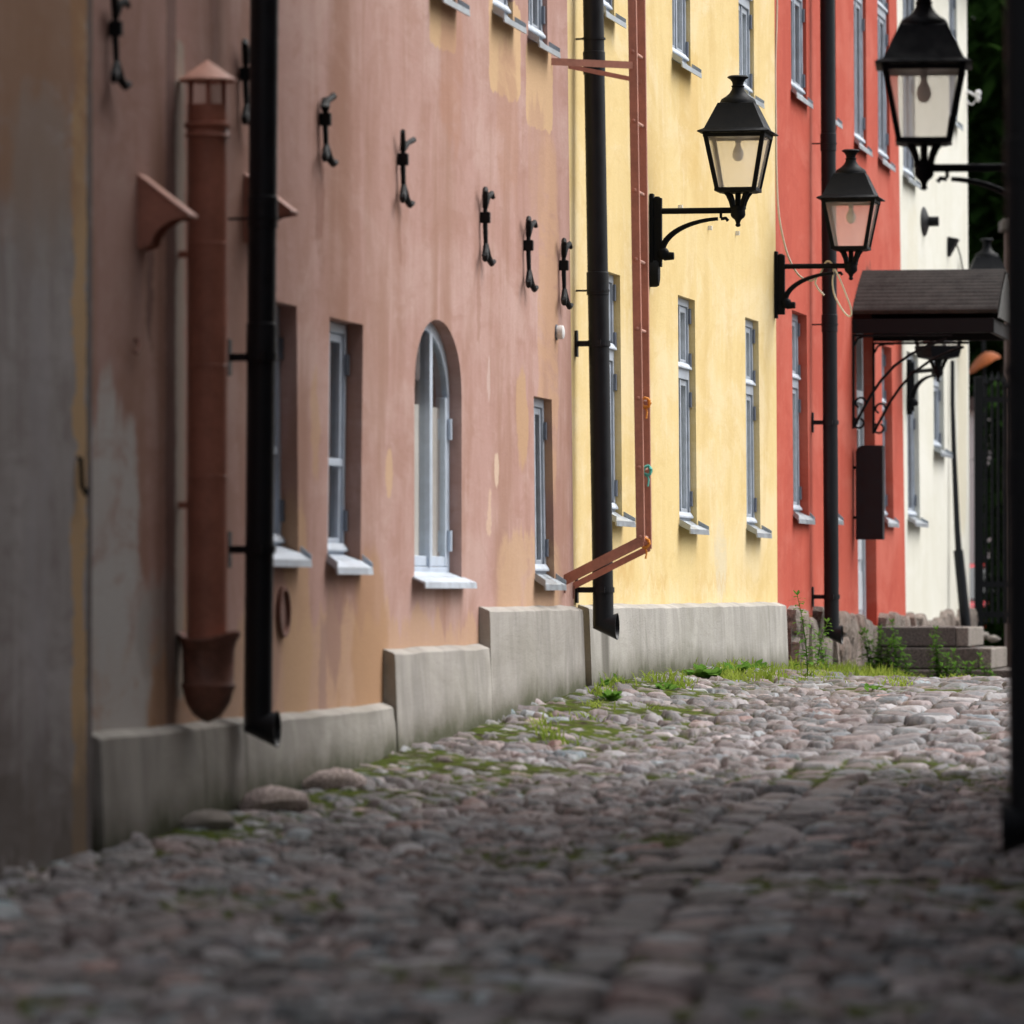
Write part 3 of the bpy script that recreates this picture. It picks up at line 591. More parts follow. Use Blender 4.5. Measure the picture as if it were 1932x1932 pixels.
# ================================================================ downpipes
def downpipe(label, fac, wall_px, top, bot, rad, joints, clips, group='black rain downpipes', mat='black', tip=None):
    """top/bot: image columns of the pipe axis at y=0 and at its foot (column, row)"""
    D = fac.world(wall_px, 1000).y
    A = P(top, -700, D) if False else None
    pb = P(bot[0], bot[1], D); pt = P(top, 0, D); d = (pt-pb).normalized(); ptop = pb+d*6.2
    root = empty('downpipe', Matrix.Translation(pb), label, 'downpipe', group)
    n3 = fac.nrm; u3 = fac.u; N = 22
    def ring(c, r, tilt=0, vert=False):
        out = []
        for i in range(N):
            a = 2*math.pi*i/N; e = n3*math.cos(a)*r+u3*math.sin(a)*r
            if vert: e = Vector((0,0,1))*math.cos(a)*r+u3*math.sin(a)*r
            else: e = e+Vector((0,0,1))*tilt*math.cos(a)*r
            out.append(Vector(c)+e)
        return out
    mb = MB(); mb.rings([ring(d*6.2, rad), ring((0,0,.12), rad), ring((0,0,0), rad, .65)], True, False); mb.build('pipe', mat, root, smooth=True)
    # outlet shoe
    sh = MB(); e3 = n3*(rad+.026)+Vector((0,0,-.034)); r3 = []
    base = ring((0,0,-.001), rad*1.01, .65); end = ring(e3, rad*1.30, vert=True)
    # line the rings up: outer side of the pipe meets the top of the outlet
    sh.rings([base, [b.lerp(e, .6) for b, e in zip(base, end)], end, [e3+(e-e3)*.93 for e in end], [Vector(b)*.9+Vector((0,0,.002)) for b in base]], False, True)
    sh.build('outlet', mat, root, smooth=True)
    k = pb.y/F
    for j in joints:
        z = (bot[1]-j)*k; c = d*(z/d.z); MB().rings([ring(c-d*.075, rad+.001), ring(c-d*.072, rad+.005), ring(c+d*.072, rad+.005), ring(c+d*.075, rad+.001)]).build('joint', mat, root, smooth=True)
    for j, big in clips:
        z = (bot[1]-j)*k; c = d*(z/d.z); cw = fac.world(wall_px, j)-pb; dist = (pb+c-fac.world(wall_px, j)).dot(n3)
        b = MB(); h = .018 if big else .006
        b.rings([ring(c-d*h, rad+.003), ring(c-d*h, rad+.010), ring(c+d*h, rad+.010), ring(c+d*h, rad+.003)], False, False)
        w0 = c-n3*(dist-.004); t = u3*(.012 if big else .006)
        b.hexa([w0-t-d*h, c-n3*rad-t-d*h, c-n3*rad+t-d*h, w0+t-d*h, w0-t+d*h, c-n3*rad-t+d*h, c-n3*rad+t+d*h, w0+t+d*h])
        if big:
            t2 = u3*.03; q = n3*.012; b.hexa([w0-t2-d*.085, w0+q-t2-d*.085, w0+q+t2-d*.085, w0+t2-d*.085, w0-t2+d*.085, w0+q-t2+d*.085, w0+q+t2+d*.085, w0+t2+d*.085])
            e0 = c-u3*(rad+.006)+n3*.012; q1, q2, q3 = n3*.016, -u3*.018, d*h*1.15
            b.hexa([e0-q1-q3, e0+q1-q3, e0+q1+q2-q3, e0-q1+q2-q3, e0-q1+q3, e0+q1+q3, e0+q1+q2+q3, e0-q1+q2+q3])
        b.build('clip', mat, root)
    return root
downpipe('black downpipe in front of the pink wall, beside the brown flue pipe', PINK, 426, 499, (487, 1362), .067, [400, 640], [(412, False), (674, True), (1037, True)])
downpipe('black downpipe in front of the seam of the pink and yellow walls', YEL, 1084, 1119, (1138, 1172), .067, [118, 535], [(72, False), (548, False), (648, True), (1113, True)])
downpipe('black downpipe down the red wall', RED, 1531, 1561, (1569, 1190), .064, [268, 610], [(270, False), (612, False), (797, True), (1126, True)])
# pipe on the right-hand house, close to the camera
_D = 20.0
RP = downpipe('thick black downpipe running up the right edge of the picture', RIGHT, RIGHT.inv and 2040, 1936, (1944, 1545), .075, [300, 900], [(700, True)])
# ================================================================ brown flue pipe with cap and hopper
def flue():
    D = PINK.world(335, 800).y; s = F/D; c = P(391, 1205, D)
    root = empty('flue_pipe', Matrix.Translation(c), 'brown metal flue pipe with conical cap and a catch bowl at its foot', 'flue pipe')
    H = (1205-197)/s; r = .092
    MB().lathe([(r, 0), (r, H)], n=28).build('pipe', 'brownflue', root, smooth=True)
    zc = (1205-245)/s
    MB().lathe([(r+.001, zc-.035), (r+.014, zc-.028), (r+.002, zc-.012), (r+.002, zc+.006), (r+.016, zc+.016), (r+.016, zc+.028), (r+.001, zc+.034)], n=28).build('collar', 'brownflue', root, smooth=True)
    for k in (900, 690, 460): MB().lathe([(r+.0005, (1205-k)/s), (r+.003, (1205-k)/s+.002), (r+.0005, (1205-k)/s+.006)], n=28).build('seam', 'brownflue', root, smooth=True)
    cp = MB(); z0 = (1205-150)/s; z1 = (1205-112)/s
    cp.lathe([(.002, z1), (.133, z0), (.133, z0-.008), (.002, z1-.02)], n=28); cap = cp.build('cap', 'brownlight', root, smooth=True)
    for a in (35, 155, 275):
        an = R(a); x, y = (r-.006)*math.cos(an), (r-.006)*math.sin(an); t = MB()
        t.box(x-.011, x+.011, y-.004, y+.004, H-.03, z0+.006); t.build('strut', 'brownflue', cap)
    b = MB(); R2 = .128
    b.lathe([(R2*1.12, .02), (R2*1.14, .008), (R2*1.02, -.02), (R2*.93, -.05), (R2*.90, -.195), (R2*.98, -.21), (R2*.9, -.235), (R2*.78, -.29), (R2*.5, -.345), (R2*.2, -.37), (.005, -.378)], n=28, cap=False)
    b.lathe([(R2*1.12, .02), (R2*.98, .0), (r+.002, -.03)], n=28, cap=False)
    # uneven, dented rim
    b.v = [(x*(1+.05*math.sin(3*math.atan2(y, x)+1)), y, z+(.018*math.sin(2*math.atan2(y, x)+2.2) if z > -.05 else 0)) for x, y, z in b.v]
    b.build('catch_bowl', 'rusty', root, smooth=True)
    st = MB(); n3 = PINK.nrm
    for z in (H*.25, H*.72):
        st.hexa([Vector((0,0,z))-n3*.13+PINK.u*t1*.012+Vector((0,0,z1_)) if False else Vector((0,0,z+zz))-n3*(.132 if a else .085)+PINK.u*tt*.012 for zz in (-.015, .015) for a, tt in ((1,-1),(1,1),(0,1),(0,-1))])
    st.build('wall_strap', 'brownflue', root)
flue()
def hood(px, py, label):
    w0 = PINK.world(px, py)
    root = empty('vent_hood', PINK.at(w0), label, 'vent hood', 'brown sheet metal vent hoods on the pink wall')
    wd = .17; d = .225
    side = [(0, .16), (-d, -.015), (-d, -.03), (-.155, -.04), (-.10, -.075), (-.07, -.115), (-.062, -.15), (-.02, -.165), (0, -.165)]
    b = MB()
    for x in (0, wd-.006): b.prism([(x, y, z) for y, z in side], (.006, 0, 0))
    b.build('cheek', 'brown', root)
    b = MB(); b.prism([(-.006, 0, .166), (-.006, -d-.008, -.013), (-.006, -d-.008, -.024), (-.006, 0, .154)], (wd+.012, 0, 0)); b.build('top_sheet', 'brownlight', root)
hood(259, 398, 'brown sheet metal vent hood, the whole one left of the flue pipe')
hood(460, 392, 'brown sheet metal vent hood mostly hidden behind the black downpipe')
# ================================================================ iron wall ties
def wall_tie(px, y0, y1, style, label):
    a = PINK.world(px, (y0+y1)/2); s = F/a.y; h = (y1-y0)/s/2
    root = empty('wall_tie', PINK.at(a), label, 'wall tie', 'wrought iron wall ties on the pink wall')
    mb = MB(); r = .0165
    tilt = .05
    mb.tube([(-tilt*.0, -.03, h*.55), (0, -.03, 0), (.02, -.03, -h*.55)], [r*1.0, r*1.15, r], 8, .8)
    K = .66; arms = []
    if style == 'fork': arms += [([(0, .5), (-.06, .8), (-.14, 1.0)], [1, .9, .8]), ([(0, .5), (.10, .72), (.24, .86)], [1, .9, 1])]
    elif style == 'bent': arms += [([(0, .5), (-.07, .66), (-.02, .78), (.10, .9), (.16, 1.0)], [1, 1.6, 1.4, 1.0, 1.2])]
    else: arms += [([(0, .5), (-.06, .82), (-.15, .97), (-.21, .86)], [1, 1.15, 1.0, .8]), ([(0, .5), (.06, .8), (.16, .92), (.20, .8)], [1, 1.15, 1.0, .8])]
    arms += [([(.02, -.5), (-.05, -.8), (-.15, -.93), (-.20, -.80)], [1, 1.25, 1.05, .85]), ([(.02, -.5), (.08, -.85), (.16, -1), (.22, -.92)], [1, 1.25, 1.05, .85])]
    mb.build('bar', 'iron', root, smooth=True)
    for pt, rr in arms:
        MB().tube([(x*K, -.03-abs(x)*.12, z*h) for x, z in pt], [r*q for q in rr], 8).build('scroll_end', 'iron', root, smooth=True)
    MB().box(-.018, .018, -.060, -.002, h*.08, h*.08+.065).build('key', 'iron', root, bevel=.005)
for px, y0, y1, st, lb in ((205, -10, 160, 'scroll', 'black iron wall tie left of the flue pipe, cut by the top of the picture'), (452, 80, 238, 'scroll', 'black iron wall tie tucked between the flue cap and the black downpipe'),
      (603, 178, 307, 'bent', 'black iron wall tie with one bent upper arm, first right of the left black downpipe'), (750, 250, 385, 'fork', 'black iron wall tie with a Y-shaped forked top'),
      (906, 357, 496, 'scroll', 'black iron wall tie above the right side of the arched window'), (988, 412, 545, 'scroll', 'black iron wall tie, second from the pink and yellow seam'), (1055, 453, 578, 'scroll', 'black iron wall tie nearest the seam, above the white wall fitting')):
    wall_tie(px, y0, y1, st, lb)
# white round fitting, hooks
a = PINK.world(1049, 627); root = empty('wall_alarm', PINK.at(a), 'small white round fitting on the pink wall below the last wall tie', 'wall fitting')
b = MB(); b.rings([[(rr*math.cos(t), y, rr*math.sin(t)) for t in np.linspace(0, 2*math.pi, 20, endpoint=False)] for rr, y in ((.05, -.001), (.05, -.008))]); b.build('base', 'hinge', root)
b = MB(); b.rings([[(rr*math.cos(t), y, rr*math.sin(t)) for t in np.linspace(0, 2*math.pi, 20, endpoint=False)] for rr, y in ((.042, -.009), (.045, -.03), (.043, -.046), (.03, -.052))]); b.build('body', 'white', root, smooth=True)
a = PINK.world(253, 655); b = MB(); b.tube([(0, 0, .03), (0, -.02, .035), (-.02, -.03, 0), (-.08, -.03, -.03), (-.09, -.02, -.02)], .009); o = b.build('wall_hook', 'rusty', smooth=True, M4=PINK.at(a)); tag(o, 'small rusty hook in the pink wall under the vent hood', 'hook')
a = GREY.world(146, 905); b = MB(); b.tube([(0, 0, .09), (0, -.015, .09), (0, -.02, -.03), (.03, -.03, -.06), (.05, -.03, -.04)], .010); o = b.build('wall_hook', 'iron', smooth=True, M4=GREY.at(a)); tag(o, 'dark iron hook on the ochre corner strip of the grey house', 'hook')
# ================================================================ brown wall ladder
def ladder():
    D1 = PINK.world(1052, 600).y
    base = P(1192, 1022, D1); root = empty('wall_ladder', Matrix.Translation(base), 'brown steel ladder standing off the yellow wall, with a bent foot', 'ladder')
    u = YEL.u; n3 = YEL.nrm
    def rail(pxt, pxb, yb, D, flip):
        pb = P(pxb, yb, D)-base; pt = P(pxt, 0, D)-base; d = (pt-pb).normalized(); b = MB()
        t = .006; wdt = .052   # angle-iron rail
        for (n0, n1, u0, u1) in ((-wdt/2, wdt/2, 0, t), (wdt/2-t, wdt/2, t+.001, .035)):
            q = [pb+n3*a+u*c_ for a, c_ in ((n0, u0), (n1, u0), (n1, u1), (n0, u1))]; b.hexa(q+[x+d*6.0 for x in q])
        b.build('rail', 'brown', root); return pb, d
    D2 = D1+.42
    b1, d1 = rail(1192, 1208, 1022, D1, 0); b2, d2 = rail(1209, 1221, 1036, D2, 1)
    s = F/D1
    for k in range(-4, 8):
        z = (1022-(1013-131*k))/s
        if z < .02 or z > 5.9: continue
        p = b1+d1*z+n3*.0+u*.005; q = b2+d2*(z-.02); q.z = p.z
        MB().tube([p, q], .011, 8).build('rung', 'brownlight', root, smooth=True)
        MB().rings([[p-u*yy+n3*rr*math.cos(t)+Vector((0,0,rr*math.sin(t))) for t in np.linspace(0, 2*math.pi, 10, endpoint=False)] for rr, yy in ((.014, .004), (.014, .009), (.006, .015))]).build('rivet', 'brown', root, smooth=True)
    def flatbar(p, q, hgt, name, thick=.007):
        b = MB(); tt = u*thick; hh = Vector((0,0,hgt/2))
        b.hexa([p-hh, q-hh, q+tt-hh, p+tt-hh, p+hh, q+hh, q+tt+hh, p+tt+hh]); b.build(name, 'brown', root)
    # stays near the top, running back to the wall
    for (bb, dd, wpx, wy, zpx, fac) in ((b1, d1, 1040, 116, 122, PINK), (b2, d2, 1072, 125, 128, PINK)):
        w0 = fac.world(wpx, wy)-base; z = (1022-zpx)/s; p = bb+dd*z-u*.010; flatbar(p, w0, .045 if bb is b1 else .03, 'stay')
    # the bent foot
    for (bb, wpx, wy, wd) in ((b1, 1064, 1095, .072), (b2, 1081, 1106, .045)):
        w0 = PINK.world(wpx, wy)-base; p = bb+n3*.02+Vector((0,0,.01)); flatbar(p-u*.004, w0, wd, 'foot', .012)
        MB().tube([w0, w0-Vector((0,0,.08))], .012, 8).build('foot_bolt', 'rusty', root)
    return base, b1, d1, b2, d2, s
LD = ladder()
def rope(px, py, mat, label, seed):
    rr = random.Random(seed); D = PINK.world(1052, 600).y+.05; c = P(px, py, D); b = MB(); pts = []
    for i in range(40):
        t = i*.62; pts.append((.026*math.cos(t)+rr.uniform(-.006, .006), .05*(i/40)-.02, .030*math.sin(t)+rr.uniform(-.006, .006)))
    b.tube(pts, .008, 6); b.tube([(0, .02, -.02), (.01, .0, -.06), (.004, -.01, -.10)], .006, 6)
    o = b.build('rope_knot', mat, smooth=True, M4=Matrix.Translation(c)); tag(o, label, 'rope', 'rope ends knotted on the ladder rungs')
rope(1218, 760, 'orange', 'orange rope knotted on a ladder rung, the highest of the knots', 1)
rope(1221, 888, 'teal', 'teal rope knotted on a ladder rung, halfway up the lower ladder', 2)
rope(1217, 1024, 'orange', 'orange and teal rope end knotted at the bent foot of the ladder', 3)
# ================================================================ street lamps
def lamp(mat4, label, arm=True, group='black four-sided lanterns along the street'):
    """origin at the wall, level with the lower edge of the glass; -y points away from the wall"""
    root = empty('street_lamp', mat4, label, 'street lamp', group)
    c = (0, -.62, 0)
    hd = MB(); hd.frus([(.246, .398), (.252, .402), (.246, .410), (.214, .424), (.207, .430), (.128, .60), (.124, .607), (.110, .610)], c)
    hd.lathe([(.128, .607), (.126, .62), (.115, .64), (.085, .658), (.06, .68), (.045, .705), (.041, .722), (.046, .727), (.046, .732), (.038, .737), (.040, .755), (.052, .775), (.072, .788), (.075, .793), (.06, .803), (.0, .808)], c, 24)
    hd.build('hood', 'lampblack', root, smooth=True)
    fr = MB(); zt, zb_, rt, rb_ = .398, 0., .218, .142; t = .030
    for sx, sy in ((-1,-1),(1,-1),(1,1),(-1,1)):
        top = Vector((c[0]+sx*rt, c[1]+sy*rt, zt)); bot = Vector((c[0]+sx*rb_, c[1]+sy*rb_, zb_))
        fr.hexa([bot+Vector((-sx*t if i in (1,2) else 0, -sy*t if i in (2,3) else 0, 0)) for i in range(4)]+[top+Vector((-sx*t if i in (1,2) else 0, -sy*t if i in (2,3) else 0, 0)) for i in range(4)])
    for z, rr, hh in ((0, rb_+.004, .024), (zt-.026, rt-.003, .024)):
        for a in range(4):
            ca, sa = math.cos(a*math.pi/2), math.sin(a*math.pi/2)
            pts = [(-rr, -rr), (rr, -rr), (rr-t, -rr+t), (-rr+t, -rr+t)]
            q = [Vector((c[0]+x*ca-y*sa, c[1]+x*sa+y*ca, z-.004)) for x, y in pts]; fr.hexa(q+[v+Vector((0,0,hh)) for v in q])
    fr.frus([(rb_-.03, -.012), (rb_-.005, -.004), (rb_-.02, .002)], c)
    fr.build('lantern_frame', 'lampblack', root)
    for a in range(4):
        ca, sa = math.cos(a*math.pi/2), math.sin(a*math.pi/2)
        pts = [(-rb_+.012, -rb_+.010, .016), (rb_-.012, -rb_+.010, .016), (rt-.012, -rt+.014, zt-.02), (-rt+.012, -rt+.014, zt-.02)]
        MB().add([(c[0]+x*ca-y*sa, c[1]+x*sa+y*ca, z) for x, y, z in pts], [(0,1,2,3)]).build('glass_pane', 'lampglass', root)
    bl = MB(); bl.lathe([(.004, .208), (.02, .213), (.034, .23), (.040, .255), (.036, .28), (.024, .305), (.017, .32), (.017, .335)], c, 18); b_ = bl.build('bulb', 'bulb', root, smooth=True)
    sk = MB(); sk.lathe([(.02, .336), (.022, .37), (.12, .376), (.12, .384)], c, 16); sk.build('socket', 'hinge', b_, smooth=True)
    hl = MB()          # cast holder under the lantern
    for a in range(4):
        an = a*math.pi/2+math.pi/4; pts = []
        for r_, z in ((.105, -.006), (.082, -.03), (.060, -.07), (.048, -.11)): pts.append((c[0]+r_*math.cos(an), c[1]+r_*math.sin(an), z))
        hl.tube(pts, [.019, .019, .018, .017], 8)
    hl.lathe([(.02, 0), (.02, -.1), (.05, -.102), (.056, -.108), (.056, -.125), (.05, -.13), (.052, -.165), (.045, -.18), (.022, -.2), (.014, -.222), (.018, -.23), (.018, -.24), (.008, -.248)], c, 18)
    hl.build('holder', 'lampblack', root, smooth=True)
    if arm:
        ar = MB(); ar.tube([(0, -.07, -.132), (0, -.58, -.132)], .021, 12)
        pts = []
        for i in range(15):
            q = i/14; an = R(4)+q*R(80); pts.append((0, -.085-.44*(1-math.cos(an)), -.42+.232*math.sin(an)))
        ar.tube(pts, [lerp(.034, .018, i/14) for i in range(15)], 10, .7)
        ar.tube([(0, -.50, -.190), (0, -.535, -.186), (0, -.55, -.205)], .012, 8); ar.tube([(0, -.50, -.185), (0, -.50, -.14)], .010, 8)
        ar.build('arm', 'lampblack', root, smooth=True)
        pl = MB(); pl.box(-.035, .035, -.028, -.003, -.55, -.01); pl.box(-.026, .026, -.085, -.0285, -.52, -.040)
        pl.lathe([(.022, -.045), (.018, -.03), (.0, -.028)], (0, -.052, 0), 12)
        pl.lathe([(.03, -.39), (.045, -.41), (.045, -.44), (.03, -.47)], (0, -.09, 0), 12)
        pl.tube([(0, -.10, -.445), (0, -.17, -.445)], [.032, .026], 12)
        pl.build('wall_plate', 'lampblack', root, smooth=True, bevel=.003)
    return root
L1 = lamp(YEL.at(YEL.world(1226, 363)), 'black wall lantern on the yellow wall right of the brown ladder, its glass cream')
jb = MB(); jb.rings([[(rr*.5*math.cos(t), y, -.56+rr*math.sin(t)) for t in np.linspace(0, 2*math.pi, 20, endpoint=False)] for rr, y in ((.10, -.002), (.10, -.05), (.09, -.065), (.06, -.07))]); jb.build('junction_box', 'iron', L1, smooth=True)
lamp(RED.at(RED.world(1461, 472)), 'black wall lantern at the yellow and red seam, its glass showing pink')
q3 = P(1742+.62*363, 268, 29.9); lamp(RIGHT.at(RIGHT.p0+RIGHT.nrm*0+(q3-RIGHT.p0)-RIGHT.nrm*((q3-RIGHT.p0).dot(RIGHT.nrm))), 'biggest black lantern, nearest the camera, reaching in from the right edge')
m5 = WHI.at(P(1770, 672, 56.0)); _d = (m5.translation-WHI.p0).dot(WHI.nrm); m5 = m5 @ Matrix.Rotation(-math.acos(min(1, max(.2, _d/.625))), 4, 'Z') @ Matrix.Translation((0, .62, 0)); L5 = lamp(m5, 'black lantern half hidden behind the entrance canopy, seen corner on')
MB().frus([(.168, .10), (.170, .085), (.150, -.012), (.07, -.035)], (0, -.62, 0)).build('base_pan', 'lampblack', L5); MB().lathe([(.02, .30), (.15, .27), (.165, .18), (.15, .13)], (0, -.62, 0), 20).build('reflector', 'hinge', L5, smooth=True)
m4 = Matrix.Translation(P(1862, 592, 61.5)) @ Matrix.Rotation(R(-90), 4, 'Z') @ Matrix.Translation((0, .62, 0))
lamp(m4, 'black lantern above the canopy at the gate pillar, only its hood showing')
# ================================================================ entrance canopy
def canopy():
    h = RED.hit(1627, 521); s = F/RED.world(1627, 521).y
    root = empty('entrance_canopy', RED.at(RED.world(1627, 620)), 'dark corrugated metal canopy over the door of the red house', 'canopy')
    zr = (620-520)/s; ze = (620-604)/s; hw = .86; Lc = 1.31
    for sgn, nm in ((-1, 'roof_sheet'), (1, 'roof_sheet')):
        b = MB(); n = 96; top, bot = [], []
        for i in range(n+1):
            t = i/n; x = sgn*hw*t; z = lerp(zr, ze, t)+.10*(t-t*t)*(1)+.050*abs(math.cos(i*math.pi/8.0))**1.6
            top.append((x, z))
        vs = [(x, y, z) for y in (-.0, -Lc) for x, z in top]+[(x, y, z-.006) for y in (-.0, -Lc) for x, z in top]; m = n+1
        fs = [(i, i+1, m+i+1, m+i) for i in range(n)]+[(2*m+i, 3*m+i, 3*m+i+1, 2*m+i+1) for i in range(n)]+[(m+i, m+i+1, 3*m+i+1, 3*m+i) for i in range(n)]+[(n, m+n, 3*m+n, 2*m+n)]
        b.add(vs, fs); b.build(nm, 'tin', root, smooth=True)
    b = MB(); b.tube([(0, .0, zr+.012), (0, -Lc-.01, zr+.012)], .022, 8); b.build('ridge_cap', 'tin', root, smooth=True)
    b = MB()
    for x in (-hw+.03, hw-.03): b.box(x-.02, x+.02, -Lc+.03, -.004, ze-.16, ze-.03)
    b.box(-hw+.052, hw-.052, -Lc+.03, -Lc+.075, ze-.16, ze-.03); b.build('beam', 'iron', root, bevel=.004)
    b = MB(); b.prism([(-hw, -Lc-.004, ze-.03), (hw, -Lc-.004, ze-.03), (hw*.5, -Lc-.004, lerp(zr, ze, .5)+.02), (0, -Lc-.004, zr), (-hw*.5, -Lc-.004, lerp(zr, ze, .5)+.02)], (0, -.02, 0)); b.build('gable_board', 'tin', root)
    MB().box(-hw+.052, hw-.052, -Lc+.08, -.004, ze-.075, ze-.055).build('ceiling', 'iron', root)
    for x in (-hw+.03, hw-.03):
        b = MB(); z0 = ze-.165
        b.tube([(x, -.012, z0), (x, -.012, z0-.85)], .013, 8); b.tube([(x, -.012, z0-.012), (x, -.9, z0-.012)], .012, 8)
        b.tube([(x, -.02, z0-.10), (x, -.05, z0-.04), (x, -.11, z0-.02), (x, -.2, z0-.02)], .010, 8)
        cp = [(-.02, -.83), (-.055, -.76), (-.11, -.66), (-.17, -.55), (-.26, -.42), (-.38, -.29), (-.52, -.19), (-.68, -.11), (-.85, -.05)]
        b.tube([(x, y, z0+z) for y, z in cp], .013, 8)
        for (cy, cz, a0, a1, rr) in ((-.075, -.62, -60, 250, .052), (-.062, -.80, 120, 430, .050)):
            b.tube([(x, cy-rr*math.cos(R(lerp(a0, a1, k/20)))*(1-.2*k/20), cz+z0+rr*math.sin(R(lerp(a0, a1, k/20)))*(1-.2*k/20)) for k in range(21)], .010, 8)
        b.build('scroll_bracket', 'iron', root, smooth=True)
canopy()
# projecting sign box
a = RED.world(1614, 930); s = F/a.y; root = empty('sign_box', RED.at(a), 'black rounded sign box sticking out of the red wall by the door', 'sign box')
hh = (1020-843)/s/2; wd = .245; pts = [(-.03-wd, -hh), (-.03, -hh)]+[(-.03-.07*(1-math.cos(R(t))), hh-.07+.07*math.sin(R(t))) for t in range(0, 91, 15)]+[(-.03-wd, hh)]
b = MB(); b.prism([(-.25, y, z) for y, z in pts], (.16, 0, 0)); b.build('cabinet', 'black', root, smooth=True, bevel=.006)
b = MB(); b.box(-.19, -.15, -.03, -.002, hh*.5, hh*.56); b.box(-.19, -.15, -.03, -.002, -hh*.56, -hh*.5); b.build('wall_bracket', 'iron', root)
# steps
def steps():
    w0 = RED.world(1640, 1183); s = F/w0.y; root = empty('entrance_steps', RED.at(Vector((w0.x, w0.y, w0.z))), 'dark granite steps below the door of the red house', 'steps')
    z2 = (1183-1222)/s; z3 = (1183-1263)/s
    MB().box(0, 1.5, -.80, -.005, z2+.012, 0).build('step', 'granite', root, bevel=.012)
    MB().box(0, 1.5, -.92, -.803, z2+.012, -.003).build('step', 'granitepale', root, bevel=.012)
    MB().box(-.12, 1.6, -1.02, -.005, z3+.010, z2).build('step', 'granite', root, bevel=.012)
    MB().box(-.12, 1.6, -1.14, -1.023, z3+.010, z2-.003).build('step', 'granitepale', root, bevel=.012)
    MB().box(-.30, 1.8, -1.45, -.005, z3-.25, z3).build('step', 'granite', root, bevel=.012)
    for k in range(1): pass
steps()
# ================================================================ small things on the white wall
def leaning_pipe():
    D = WHI.world(1795, 1000).y-.25; c = P(1823, 1186, D); root = empty('leaning_pipe', Matrix.Translation(c), 'thin black pipe leaning against the white wall, in a thick sleeve below', 'pipe')
    pts = [P(1797, 680, D), P(1797, 760, D), P(1800, 860, D), P(1806, 1000, D), P(1809, 1045, D)]
    MB().tube([p-c for p in pts], [.022, .024, .027, .032, .035], 12).build('pipe', 'black', root, smooth=True)
    MB().tube([P(1808, 1038, D)-c, P(1823, 1188, D)-c], [.052, .056], 14).build('sleeve', 'black', root, smooth=True)
leaning_pipe()
def fittings():
    a = WHI.world(1743, 418); root = empty('vent_cowl', WHI.at(a), 'black vent cowl on the white wall under the big lantern arm', 'vent cowl')
    b = MB(); b.rings([[(rr*math.cos(t)*2.2, y, rr*math.sin(t)*1.0) for t in np.linspace(0, 2*math.pi, 18, endpoint=False)] for rr, y in ((.15, -.004), (.14, -.012), (.05, -.05))]); b.build('flange', 'iron', root, smooth=True)
    b = MB(); b.tube([(0, -.04, 0), (0, -.15, 0)], [.05, .05], 14); b.build('spigot', 'iron', root, smooth=True)
    a = WHI.world(1789, 462); root = empty('floodlight', WHI.at(a), 'small black floodlight with a cable high on the white wall', 'floodlight')
    b = MB(); b.hexa([(-.12,-.005,-.12),(.12,-.005,-.12),(.12,-.012,-.12),(-.12,-.012,-.12),(-.12,-.005,.08),(.12,-.005,.08),(.12,-.11,.06),(-.12,-.11,.06)]); b.build('housing', 'iron', root, bevel=.006)
    MB().tube([(0, -.09, .0), (0, -.13, -.12), (0, -.16, -.30)], .008, 6).build('cable', 'iron', root)
    a = WHI.world(1823, 180); root = empty('gooseneck_light', WHI.at(a), 'small white outdoor light on a short arm at the corner of the white house', 'wall light')
    MB().tube([(0, 0, .05), (0, -.06, .02), (0, -.11, -.01)], .013, 8).build('arm', 'white', root, smooth=True)
    MB().lathe([(.005, .06), (.03, .045), (.035, .02), (.02, -.01), (.03, -.03), (.022, -.06), (.004, -.075)], (0, -.13, 0), 14).build('head', 'white', root, smooth=True)
    MB().tube([(0, 0, -.04), (0, -.03, -.09), (0, -.07, -.10), (0, -.1, -.06)], .008, 6).build('cable', 'white', root, smooth=True)
fittings()
# cream cable from the roof to lantern at the seam
def cable():
    D = RED.world(1466, 300).y-.12; s = D
    pts = [(1466, -260), (1466, 0), (1463, 120), (1464, 240), (1465, 320), (1469, 400), (1480, 460), (1492, 495), (1506, 518), (1520, 527), (1533, 529), (1548, 515), (1556, 498), (1562, 493), (1569, 497), (1573, 510), (1571, 535), (1576, 560), (1590, 585), (1600, 596), (1606, 594), (1605, 580), (1596, 555), (1584, 525), (1574, 506)]
    Q = []
    for i in range(len(pts)-1):
        p0, p1, p2, p3 = [Vector(pts[max(0, min(len(pts)-1, i+k))]) for k in (-1, 0, 1, 2)]
        for k in range(6):
            t = k/6; Q.append(.5*((2*p1)+(p2-p0)*t+(2*p0-5*p1+4*p2-p3)*t*t+(3*p1-p0-3*p2+p3)*t**3))
    n = len(Q); b = MB()
    b.tube([P(q.x, q.y, D-(.35*max(0, (i/n-.3))*1.0)) for i, q in enumerate(Q)], .008, 6)
    b.tube([P(x, y, D-.1) for x, y in ((1540, 523), (1538, 535), (1545, 547), (1555, 557))], .008, 6)
    o = b.build('cable', 'cable', smooth=True); tag(o, 'loose cream cable hanging down the seam and looped over the lantern arm', 'cable')
cable()
